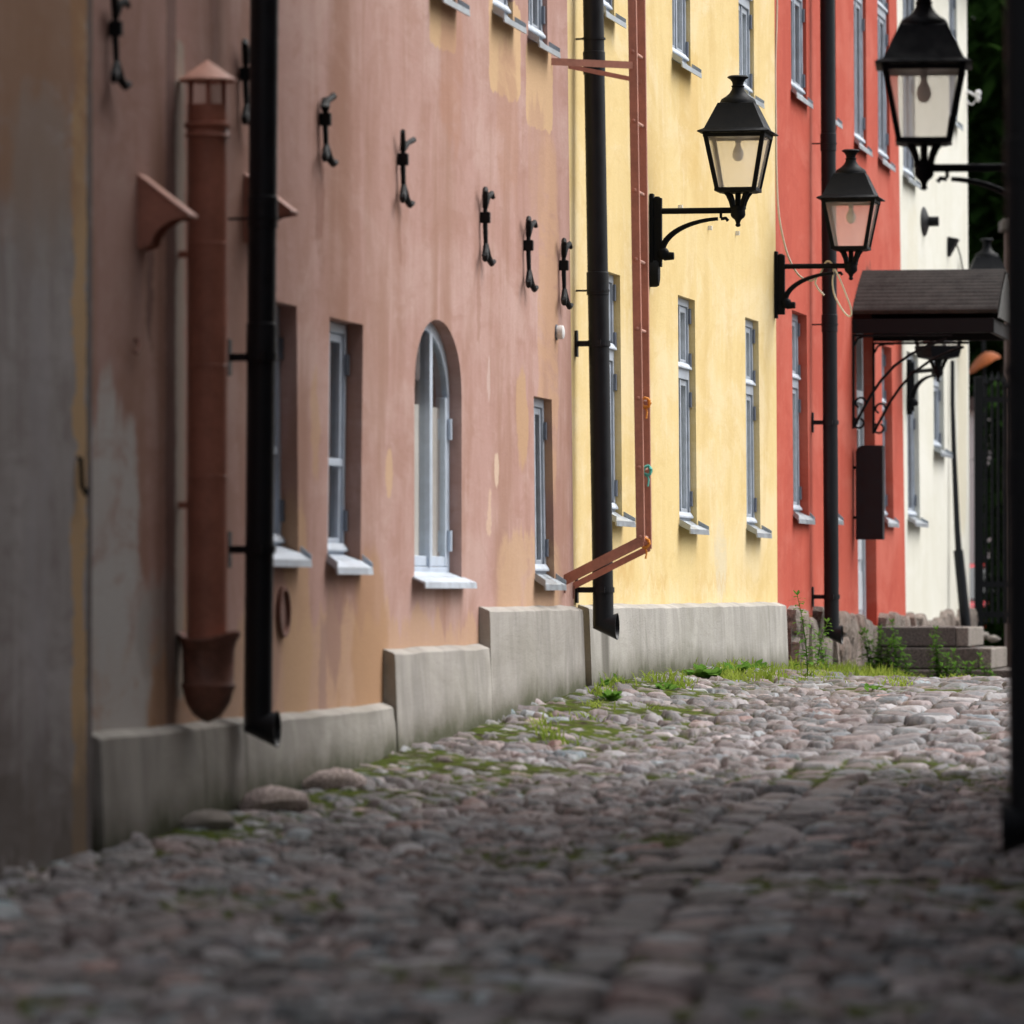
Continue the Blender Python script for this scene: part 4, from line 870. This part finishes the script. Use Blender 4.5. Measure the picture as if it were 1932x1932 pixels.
# ================================================================ street surface
def sm(a, b, x): t = np.clip((x-a)/(b-a), 0, 1); return t*t*(3-2*t)
def vnoise(X, Y, sc, seed):
    r = np.random.default_rng(seed); T = r.random((256, 256)); x = X*sc+1000; y = Y*sc+1000
    xi = np.floor(x).astype(int); yi = np.floor(y).astype(int); fx = x-xi; fy = y-yi; fx = fx*fx*(3-2*fx); fy = fy*fy*(3-2*fy)
    g = lambda a, b: T[a % 256, b % 256]
    return (g(xi, yi)*(1-fx)+g(xi+1, yi)*fx)*(1-fy)+(g(xi, yi+1)*(1-fx)+g(xi+1, yi+1)*fx)*fy
def kerb_line(Y): return np.interp(Y, [10, 14, 19, 23, 27, 33, 40, 60], [.05, .12, .42, .75, 1.25, 2.1, 3.2, 6.5])
def street():
    # stone centres
    pts = []; sx, sy = .150, .135; row = 0; Y = 9.5
    while Y < 62:
        X = -.2*Y
        X += (row % 2)*sx*.5
        while X < .2*Y:
            x = X+rng.uniform(-.055, .055); y = Y+rng.uniform(-.055, .055)
            if abs(x-kerb_line(y)) > .30 and rng.random() > .17: pts.append((x, y))
            X += sx*rng.uniform(.8, 1.25)
        Y += sy; row += 1
    Y = 9.5
    while Y < 60:       # the line of larger stones
        k = float(kerb_line(Y)); pts.append((k-.14+rng.uniform(-.02, .02), Y+rng.uniform(-.03, .03))); pts.append((k+.14+rng.uniform(-.02, .02), Y+.14+rng.uniform(-.03, .03))); Y += .27
    pts = np.array(pts); NP = len(pts)
    cs = .30; x0 = pts[:, 0].min()-cs; y0 = pts[:, 1].min()-cs
    ci = ((pts[:, 0]-x0)/cs).astype(int); cj = ((pts[:, 1]-y0)/cs).astype(int); nx, ny = ci.max()+2, cj.max()+2
    K = 10; buck = -np.ones((nx+1, ny+1, K), int); cnt = np.zeros((nx+1, ny+1), int)
    for i in range(NP):
        a, b = ci[i], cj[i]
        if cnt[a, b] < K: buck[a, b, cnt[a, b]] = i; cnt[a, b] += 1
    nc, nr = 940, 1500
    A = np.linspace(-.15, .15, nc); Ys = 10.2*np.exp(np.linspace(0, math.log(60/10.2), nr))
    YY, AA = np.meshgrid(Ys, A, indexing='ij'); XX = AA*YY
    X = XX.ravel(); Y = YY.ravel(); N = len(X)
    f1 = np.full(N, 9e9); f2 = np.full(N, 9e9); i1 = np.zeros(N, int); i2 = np.zeros(N, int)
    # wobble so that joints are not straight lines
    Xw = X+.030*(vnoise(X, Y, 11, 1)-.5)+.016*(vnoise(X, Y, 29, 2)-.5); Yw = Y+.030*(vnoise(X, Y, 11, 3)-.5)+.016*(vnoise(X, Y, 29, 4)-.5)
    ai = np.clip(((Xw-x0)/cs).astype(int), 1, nx-1); aj = np.clip(((Yw-y0)/cs).astype(int), 1, ny-1)
    for da in (-1, 0, 1):
        for db in (-1, 0, 1):
            for k in range(K):
                idx = buck[ai+da, aj+db, k]; ok = idx >= 0
                if not ok.any(): continue
                d = np.where(ok, (Xw-pts[idx, 0])**2+(Yw-pts[idx, 1])**2, 9e9)
                n1 = d < f1; n2 = (~n1) & (d < f2)
                f2 = np.where(n1, f1, np.where(n2, d, f2)); i2 = np.where(n1, i1, np.where(n2, idx, i2))
                f1 = np.where(n1, d, f1); i1 = np.where(n1, idx, i1)
    sep = np.sqrt((pts[i1, 0]-pts[i2, 0])**2+(pts[i1, 1]-pts[i2, 1])**2)+1e-6
    edge = (f2-f1)/(2*sep)
    hs = rng.normal(0, .010, NP); tx = rng.normal(0, .09, NP); ty = rng.normal(0, .10, NP)
    dome = 1-np.exp(-np.clip(edge-.012, 0, None)/.013)
    relief = .046*dome + dome*(hs[i1]+(Xw-pts[i1, 0])*tx[i1]+(Yw-pts[i1, 1])*ty[i1]) + dome*.006*(vnoise(X, Y, 24, 5)-.5) + .004*(vnoise(X, Y, 60, 6)-.5)
    lump = (.05*(vnoise(X, Y, .55, 7)-.5)+.03*(vnoise(X, Y, 1.7, 8)-.5))*(1-.55*sm(28, 38, Y))
    # soil and moss fill the joints, more of it beside the wall and on the right
    dl = X-(-1.798+(Y-24.4)*.1755)
    mossy = np.clip(sm(2.0, .25, dl)*sm(20, 34, Y)*1.1*sm(.34, .58, vnoise(X, Y, 1.6, 9)) + sm(.62, .80, vnoise(X, Y, 1.1, 10))*.65 + sm(.5, .3, dl)*.3 + 1.0*sm(.2, 1.4, X-kerb_line(Y)-.2)*sm(28, 18, Y)*sm(.45, .7, vnoise(X, Y, .9, 12))+1.0*sm(20, 13, Y)*sm(.0, -1.1, X)*sm(.4, .65, vnoise(X, Y, 1.2, 15)), 0, 1)
    fill = .007+.038*mossy+.010*(vnoise(X, Y, 16, 11)-.5)
    soil = sm(-.004, .006, fill-relief)
    z = gz(X, Y)+lump+np.maximum(relief, fill)-.045
    me = bpy.data.meshes.new('street')
    idx = np.arange(N).reshape(nr, nc); quads = np.stack([idx[:-1, :-1], idx[:-1, 1:], idx[1:, 1:], idx[1:, :-1]], -1).reshape(-1, 4)
    me.vertices.add(N); me.vertices.foreach_set('co', np.stack([X, Y, z], 1).astype(np.float32).ravel())
    nf = len(quads); me.loops.add(nf*4); me.loops.foreach_set('vertex_index', quads.astype(np.int32).ravel())
    me.polygons.add(nf); me.polygons.foreach_set('loop_start', (np.arange(nf)*4).astype(np.int32)); me.polygons.foreach_set('loop_total', np.full(nf, 4, np.int32))
    me.polygons.foreach_set('use_smooth', np.ones(nf, bool)); me.update(calc_edges=True)
    pal = np.array([(.27, .232, .225), (.31, .29, .285), (.21, .182, .18), (.37, .345, .335), (.16, .15, .156), (.28, .205, .185), (.24, .235, .245), (.43, .40, .385), (.115, .108, .112)])
    sc = pal[rng.integers(0, len(pal), NP)]*rng.uniform(.22, .84, (NP, 1))*(1+.10*rng.normal(0, 1, (NP, 1))*np.array([[1.0, -.3, -.6]]))*np.array([[.92, .945, 1.03]])*1.08
    col = np.ones((N, 4), np.float32); col[:, :3] = sc[i1]; a = me.attributes.new('stone', 'FLOAT_COLOR', 'POINT'); a.data.foreach_set('color', col.ravel())
    b = me.attributes.new('soil', 'FLOAT', 'POINT'); b.data.foreach_set('value', soil.astype(np.float32))
    c = me.attributes.new('moss', 'FLOAT', 'POINT'); c.data.foreach_set('value', mossy.astype(np.float32))
    t = NT('cobblestone'); v = t.c.outputs['Object']
    def attr(n, o): q = t.n('ShaderNodeAttribute'); q.attribute_name = n; return q.outputs[o]
    f1_ = t.noise(v, 45, 5, .7); f2_ = t.noise(v, 160, 3, .7)
    cst = t.mix(t.math('MULTIPLY', t.rng(f1_, .4, .7), .40), attr('stone', 'Color'), (.38, .31, .29)); cst = t.mix(t.math('MULTIPLY', t.rng(f2_, .48, .68), .6), cst, (.09, .08, .08))
    so_ = t.mix(t.rng(t.noise(v, 20, 4), .35, .65), (.022, .017, .012), (.050, .038, .026))
    ms = t.mix(t.rng(t.noise(v, 30, 4), .3, .7), (.032, .055, .006), (.085, .105, .014))
    so_ = t.mix(t.math('MULTIPLY', t.rng(attr('moss', 'Fac'), .12, .6), t.rng(t.noise(v, 7, 4), .3, .55)), so_, ms)
    cc = t.mix(attr('soil', 'Fac'), cst, so_)
    sp_ = t.math('MULTIPLY_ADD', attr('soil', 'Fac'), -.30, .34); rg_ = t.math('ADD', t.rng(f1_, .3, .7, .50, .74), t.math('MULTIPLY', attr('soil', 'Fac'), .25), clamp=True)
    me.materials.append(t.pbr(cc, rg_, 0, t.math('ADD', f1_, t.math('MULTIPLY', f2_, .5)), .5, .009, sp_))
    o = bpy.data.objects.new('street', me); COL.objects.link(o); tag(o, 'worn cobblestone street of rounded pinkish grey stones', 'street', kind='structure')
street()
# far ground sheet
nx, ny = 60, 160; Xs = np.concatenate([np.linspace(-260, -12, 12), np.linspace(-11, 13, 36), np.linspace(14, 260, 12)]); Ys = np.concatenate([np.linspace(-60, 8, 12), np.linspace(8.5, 70, 110), np.linspace(72, 800, 38)])
XX, YY = np.meshgrid(Xs, Ys); ZZ = gz(XX, YY)-.10
gm = MB(); n = len(Xs); gm.add(np.stack([XX, YY, ZZ], -1).reshape(-1, 3).tolist(), [(j*n+i, j*n+i+1, (j+1)*n+i+1, (j+1)*n+i) for j in range(len(Ys)-1) for i in range(n-1)])
tag(gm.build('ground', 'soil', smooth=True), 'bare earth round and beyond the paving', 'ground', kind='structure')
# ================================================================ grass and weeds
def blade(mb, p, h, ang, lean, wd):
    d = Vector((math.cos(ang), math.sin(ang), 0)); sd_ = Vector((-d.y, d.x, 0)); vs = []
    for k, t in enumerate((0, .45, .8)):
        c = Vector(p)+d*lean*t*t+Vector((0, 0, h*t)); ww = wd*(1-t*.6)/2; vs += [c-sd_*ww, c+sd_*ww]
    vs.append(Vector(p)+d*lean*1.15+Vector((0, 0, h*.95))); mb.add(vs, [(0,1,3,2), (2,3,5,4), (4,5,6)])
gmb = MB(); rg = random.Random(5)
regions = [(1370, 1490, 1250, 1284, 1700, .065), (1486, 1720, 1256, 1267, 3000, .085), (1320, 1372, 1256, 1275, 240, .06), (1100, 1180, 1285, 1312, 260, .06), (1225, 1300, 1268, 1298, 230, .05), (1500, 1560, 1268, 1285, 260, .05), (1720, 1880, 1258, 1266, 700, .05),
           (950, 1080, 1345, 1400, 200, .035), (1270, 1300, 1285, 1296, 80, .04), (1560, 1600, 1275, 1290, 60, .05), (1690, 1700, 1288, 1293, 40, .04), (1100, 1240, 1315, 1360, 120, .03)]
cache = {}
for (xa, xb, ya, yb, n, hh) in regions:
    clumps = [(rg.uniform(xa, xb), lerp(ya, yb, rg.random())) for _ in range(max(4, n//30))]
    for (cx, cy) in clumps:
        g = ground_hit(cx, cy)
        if cx > 1484 and ya < 1268:
            D_ = rg.uniform(45.5, 51.3); g = P(cx, 1262, D_)
        if g.x < left_x(g.y)+.05 or g.y > 54: continue
        kk = rg.uniform(.25, 1.25)
        for _ in range(rg.randint(8, 22)):
            x = g.x+rg.gauss(0, .05); y = g.y+rg.gauss(0, .10); blade(gmb, (x, y, g1(x, y)-.02), hh*kk*rg.uniform(.5, 1.4)+.03, rg.uniform(0, 6.28), rg.uniform(.01, .09), rg.uniform(.008, .018))
tag(gmb.build('grass', 'grass'), 'short green grass growing along the foot of the yellow and red houses', 'grass', kind='stuff')
def leaf(mb, p, d, ln, wd, droop=.2):
    d = Vector(d).normalized(); sd_ = d.cross(Vector((0,0,1))); sd_ = sd_.normalized() if sd_.length > .01 else Vector((1,0,0)); p = Vector(p)
    pts = []
    for t, ww in ((0, .15), (.35, 1), (.7, .75), (1, 0)):
        c = p+d*ln*t-Vector((0,0,droop*ln*t*t)); pts.append((c, ww*wd/2))
    vs = [pts[0][0]-sd_*pts[0][1], pts[0][0]+sd_*pts[0][1], pts[1][0]-sd_*pts[1][1], pts[1][0]+sd_*pts[1][1], pts[2][0]-sd_*pts[2][1], pts[2][0]+sd_*pts[2][1], pts[3][0]]
    mb.add(vs, [(0,1,3,2), (2,3,5,4), (4,5,6)])
def weed(px, py, h, label, seed, bushy=1., D=None):
    g = ground_hit(px, py) if D is None else P(px, py, D)
    if D is not None: g.z = g1(g.x, g.y)
    r = random.Random(seed); h = h*1.25; root = empty('weed_plant', Matrix.Translation(g-Vector((0,0,.02))), label, 'weed', 'weeds along the foot of the houses')
    st = MB(); fo = MB()
    for k in range(max(1, int(2*bushy))):
        lx, ly = r.uniform(-.05, .05), r.uniform(-.05, .05); hh = h*r.uniform(.65, 1) if k else h
        path = [Vector((k*.015, 0, 0))+Vector((lx*t*t*2, ly*t*t*2, hh*t)) for t in (0, .25, .5, .75, 1)]
        st.tube(path, [.005, .0045, .004, .003, .002], 6)
        n = int(14+hh*44)
        for i in range(n):
            t = .15+.85*i/n; q = t*4; a = int(min(3, q)); p = path[a].lerp(path[a+1], q-a); an = i*2.4+r.uniform(-.4, .4)
            leaf(fo, p, (math.cos(an), math.sin(an), .5), lerp(.17, .07, t)*r.uniform(.8, 1.2), lerp(.07, .034, t), .5)
        for i in range(6): leaf(fo, path[-1], (math.cos(i*1.26), math.sin(i*1.26), 1.2), .06, .024, .1)
    st.build('stem', 'weed', root, smooth=True); fo.build('foliage', 'weed', root)
def rosette(px, py, h, label, seed):
    g = ground_hit(px, py); r = random.Random(seed); fo = MB()
    for i in range(20):
        an = i*2.4; leaf(fo, (r.gauss(0,.03), r.gauss(0,.04), 0), (math.cos(an), math.sin(an), r.uniform(.5, 1.6)), h*r.uniform(.7, 1.3), h*.36, .35)
    o = fo.build('weed_plant', 'weed', M4=Matrix.Translation(g-Vector((0,0,.015)))); tag(o, label, 'weed', 'weeds along the foot of the houses')
weed(1524, 1278, .50, 'tallest lone weed, standing before the stone footing left of the third downpipe', 1, .5)
weed(1541, 1254, .34, 'slim weed just right of the tallest lone weed', 2, .6, D=46.8)
weed(1556, 1256, .26, 'short leafy weed under the outlet of the downpipe on the red wall', 3, .8, D=47.6)
weed(1640, 1264, .34, 'bushy weed at the left end of the granite steps', 4, 1.6, D=50.6)
weed(1656, 1264, .36, 'full leafy weed at the left end of the steps, second of the clump', 5, 1.5, D=50.6)
weed(1668, 1266, .28, 'low weed right of the bushy clump at the steps', 6, 1.2, D=50.6)
weed(1690, 1266, .42, 'slender weed reaching the top step, left of its middle', 7, 1., D=50.6)
weed(1711, 1266, .30, 'thin weed in front of the middle of the lower step', 8, .6, D=50.6)
weed(1768, 1268, .40, 'tall bushy weed in front of the right half of the steps', 9, 1.8, D=50.6)
weed(1785, 1268, .22, 'low leafy weed right of the tall bushy one at the steps', 10, 1.2, D=50.6)
weed(1802, 1230, .26, 'weed growing on the ledge by the end of the top step', 11, .6, D=51.5)
weed(1824, 1268, .16, 'small weed before the pale end of the lower step', 12, 1., D=50.6)
weed(1860, 1270, .22, 'weed before the right end of the lower step', 13, .8, D=50.6)
weed(1884, 1272, .10, 'tiny weed at the far right by the big black downpipe', 14, .8, D=50.6)
for i, (px, py, h, lb) in enumerate(((1128, 1292, .09, 'leafy rosette weed in the corner where the two plinths meet'), (1143, 1286, .10, 'taller rosette weed under the second downpipe'), (1150, 1318, .11, 'single broad-leaved weed among the stones below the second downpipe'), (1322, 1276, .13, 'leafy weed clump by the plinth under the first yellow window right of the ladder'),
        (1345, 1278, .12, 'spreading weed just right of the leafy clump at the yellow plinth'), (1248, 1298, .09, 'weed rosette between the stones below the ladder'), (1392, 1270, .14, 'weed clump at the yellow plinth below the lantern'), (1430, 1268, .14, 'weed clump at the yellow plinth below its last window'), (1648, 1300, .07, 'dark little weed alone among the cobbles before the steps'))):
    rosette(px, py, h*1.35, lb, 40+i)
# ================================================================ gate, pillar, trees, car, far things
def gate():
    D = 63.0; g = P(1842, 1180, D); root = empty('iron_gate', Matrix.Translation(Vector((g.x, D, g.z))), 'tall black iron bar gate with pointed bars beside the white house', 'gate')
    s = F/D; zt = (1180-728)/s
    MB().box(-.02, .075, -.045, .045, -.3, zt+.1).build('post', 'iron', root, bevel=.006)
    for z in (.12, .45, zt-.15): MB().box(.077, .86, -.018, .018, z-.03, z+.03).build('rail', 'iron', root)
    for k in range(16):
        x = .11+k*.066 if k < 4 else .33+(k-4)*.044; b = MB(); hh = zt+.04*math.sin(k); b.box(x-.014, x+.014, -.0175, .0175, .02, hh); b.frus([(.014, hh), (.03, hh+.03), (.001, hh+.13)], (x, 0, 0)); b.build('bar', 'iron', root)
gate()
a = P(1902, 1150, 63.5); root = empty('gate_pillar', Matrix.Translation(Vector((a.x, a.y, g1(a.x, a.y)))), 'slim pinkish brick pillar behind the gate, beside the far lantern', 'pillar')
M['pillar'] = simple('pillar_brick', (.15, .095, .08), .85, 0, .25, 8, .4)
MB().box(0, .45, 0, .45, -.2, 5.0).build('shaft', 'pillar', root, bevel=.01); MB().box(-.06, .51, -.06, .51, 5.002, 5.12).build('capstone', 'granite', root, bevel=.01)
MB().box(-.05, .5, -.05, .5, 4.36, 4.46).build('band', 'granite', root, bevel=.01)
def tree(x, y, h, cr, label, seed, n=5200, spread=1., big=1.):
    r = random.Random(seed); z = g1(x, y); root = empty('broadleaf_tree', Matrix.Translation((x, y, z-.1)), label, 'tree', 'dark trees behind the gate')
    t = MB(); t.tube([(0,0,0), (.05,.03,h*.2), (-.08,.05,h*.45), (.05,0,h*.72)], [.26, .21, .15, .07], 10); cl = []
    for i in range(11):
        an = i*2.4; z0 = h*(.22+.045*i); e = Vector((math.cos(an)*cr*r.uniform(.5, .85), math.sin(an)*cr*r.uniform(.5, .85), z0+h*r.uniform(.06, .22)))
        t.tube([(0,0,z0), e*.5+Vector((0,0,z0*.5+.1)), e], [.08, .05, .02], 6); cl.append(e)
    t.build('trunk', 'bark', root, smooth=True)
    for i in range(34):
        an = r.uniform(0, 6.28); ph = r.uniform(-.75, 1); rr = cr*math.sqrt(max(.05, 1-ph*ph*.8))*r.uniform(.45, 1); cl.append(Vector((rr*math.cos(an), rr*math.sin(an), h*.58+ph*h*.42)))
    c = MB()
    for i in range(n):
        k = r.choice(cl); p = k+Vector((r.gauss(0, 1), r.gauss(0, 1), r.gauss(0, .8)))*cr*.17; d = Vector((r.gauss(0,1), r.gauss(0,1), r.gauss(0,.5)-.3)).normalized(); leaf(c, p, d, r.uniform(.20, .36)*big, r.uniform(.12, .20)*big, .3)
    c.build('crown', 'leaf', root)
tree(9.9, 88.5, 10.5, 3.6, 'big dark broadleaf tree right behind the white house', 1, 20000, big=1.3)
tree(12.6, 80, 9.0, 3.0, 'dark broadleaf tree standing right of the gate pillar', 2, 10000)
tree(9.6, 100, 13, 4.2, 'tall dark tree furthest back behind the gate', 3, 20000, big=1.7)
tree(19.5, 60, 8.5, 3.0, 'dark tree beyond the right-hand house', 4, 5000)
tree(6.2, 98, 11, 3.6, 'dark tree hidden behind the white house', 5, 6000)
def hedge():
    a = P(1876, 1100, 70); z = g1(a.x, 70); r = random.Random(3); b = MB()
    for i in range(17000):
        leaf(b, (a.x+r.uniform(0, 2), 70+r.uniform(0, 1.6), z+r.uniform(0, 3.4)+r.gauss(0, .12)), (r.gauss(0, 1), r.gauss(0, 1), r.gauss(0, .7)), r.uniform(.12, .24), r.uniform(.07, .13), .2)
    o = b.build('hedge', 'leaf'); tag(o, 'tall dark hedge behind the right part of the iron gate', 'hedge')
hedge()
def car():
    D = 74; x = (1848-966)/F*D; z = g1(x, D)
    m = Matrix.Translation((x+.35, D, z)) @ Matrix.Rotation(R(90-8), 4, 'Z')
    root = empty('parked_car', m, 'bright red car parked behind the iron gate', 'car')
    wd = 1.72
    prof = [(-2.05,.32),(-2.1,.6),(-2.0,.86),(-1.15,.95),(-.45,1.40),(.75,1.44),(1.55,1.0),(2.0,.92),(2.1,.62),(2.05,.30)]
    b = MB(); rs = []
    for yy, sc in ((-wd/2, .93), (-wd/2+.1, 1.0), (0, 1.02), (wd/2-.1, 1.0), (wd/2, .93)): rs.append([(px*sc, yy*(.86 if pz > 1.0 else 1), .3+(pz-.3)*sc) for px, pz in prof])
    b.rings(rs); b.build('body', 'carred', root, smooth=True)
    g = MB()
    for sgn in (-1, 1):
        y = sgn*(wd/2*.86+.004); g.add([(-1.0,y,.99),(1.25,y,1.0),(.68,y,1.32),(-.38,y,1.30)], [(0,1,2,3)] if sgn < 0 else [(3,2,1,0)])
    g.add([(-1.2,-.66,.985),(-1.2,.66,.985),(-.52,.60,1.385),(-.52,-.60,1.385)], [(0,1,2,3)]); g.add([(1.58,-.66,1.03),(1.58,.66,1.03),(.84,.60,1.435),(.84,-.60,1.435)], [(3,2,1,0)])
    g.build('window', 'carglass', root)
    for cx in (-1.3, 1.3):
        for sgn in (-1, 1):
            q = MB(); q.rings([[(cx+rr*math.cos(t), sgn*y, .31+rr*math.sin(t)) for t in np.linspace(0, 6.283, 22, endpoint=False)] for rr, y in ((.27,.62),(.31,.66),(.31,.84),(.27,.87))]); w_ = q.build('wheel', 'tyre', root, smooth=True)
            q = MB(); q.rings([[(cx+rr*math.cos(t), sgn*y, .31+rr*math.sin(t)) for t in np.linspace(0, 6.283, 18, endpoint=False)] for rr, y in ((.19,.872),(.17,.885),(.04,.88))]); q.build('rim', 'chrome', w_, smooth=True)
    for y in (-.62, .62): MB().box(-2.1, -1.96, y-.16, y+.16, .66, .78).build('tail_light', 'light', root, bevel=.02)
    for y in (-.62, .62): MB().box(1.97, 2.1, y-.16, y+.16, .62, .74).build('headlight', 'chrome', root, bevel=.02)
car()
M['farwall'] = plaster('far_pale_plaster', (.72, .65, .64), (.64, .57, .56), (.77, .71, .70))
fx = (1760-966)/F*79; root = empty('outbuilding', Matrix.Translation((fx, 79, g1(fx, 79))), 'low pale pink outbuilding far behind the gate', 'building')
MB().box(0, .80, 0, 2.5, -.3, 3.6).build('wall', 'farwall', root); MB().box(-.08, .88, -.12, 2.6, 3.602, 3.78).build('roof', 'roof', root)
a = P(1856, 690, 76); root = empty('parasol', Matrix.Translation((a.x, a.y, g1(a.x, a.y))), 'small tilted orange parasol half seen among the dark trees', 'parasol')
hz = a.z-g1(a.x, a.y); MB().tube([(0, 0, 0), (0, 0, hz+.35)], .025, 8).build('pole', 'iron', root)
b = MB(); b.rings([[(rr*math.cos(t)*(1+.1*math.cos(4*t)), rr*math.sin(t), z+.55*rr*math.cos(t)) for t in np.linspace(0, 6.283, 16, endpoint=False)] for rr, z in ((.02, hz+.17), (.10, hz+.13), (.18, hz+.05), (.21, hz-.01))], True, False); b.build('canopy', 'orangecloth', root)
hx = 6.3; hz0 = g1(hx, 64); root = empty('low_house', Matrix.Translation((hx, 64, hz0)), 'low pale house with a dark roof beyond the gate pillar', 'building')
MB().box(0, 9.5, 0, 5, -.5, 3.5).build('wall', 'farwall', root); MB().prism([(-.2, -.3, 3.5), (-.2, 5.3, 3.5), (-.2, 2.5, 5.2)], (9.9, 0, 0)).build('roof', 'roof', root)
def boulder(px, py, D, r, label, seed):
    rr = random.Random(seed); c = P(px, py, D); b = MB(); n = 14; rs = []
    for t in np.linspace(-1.45, 1.45, 8): rs.append([(r*1.5*math.cos(t)*math.cos(p)*rr.uniform(.9, 1.08), r*math.cos(t)*math.sin(p)*rr.uniform(.9, 1.08), r*.7*math.sin(t)+rr.uniform(-.01, .01)) for p in np.linspace(0, 6.283, n, endpoint=False)])
    o = b.rings(rs).build('boulder', 'boulder', smooth=True, M4=Matrix.Translation(c)); tag(o, label, 'boulder', 'loose boulders by the gate')
boulder(1852, 1199, 59.5, .055, 'rounded grey boulder lying by the gate behind the steps', 1)
boulder(1875, 1205, 59.2, .045, 'smaller flat boulder right of the rounded one by the gate', 2)
boulder(1836, 1208, 58.8, .035, 'little dark boulder at the end of the top step', 3)

M['palestone'] = granite('pale_pink_granite', (.52, .43, .41))
def kerb_stone(px, py, D, r, label, seed):
    c = P(px, py, D); boulder(px, py, D, r, label, seed)
    o = [q for q in bpy.data.objects if q.get('label') == label][0]; o['group'] = 'larger loose stones along the foot of the pink house'
    o.location.x = left_x(c.y)+.11+r*1.25; o.location.z = g1(o.location.x, c.y)+r*.12
    if seed < 13: o.data.materials[0] = M['palestone']
kerb_stone(562, 1462, 28.3, .105, 'large pale pink loose stone at the plinth just right of the left black downpipe', 11)
kerb_stone(452, 1508, 26.9, .115, 'large pale loose stone at the plinth below the left black downpipe', 12)
kerb_stone(360, 1560, 25.7, .085, 'rounded grey loose stone at the plinth below the brown flue pipe', 13)
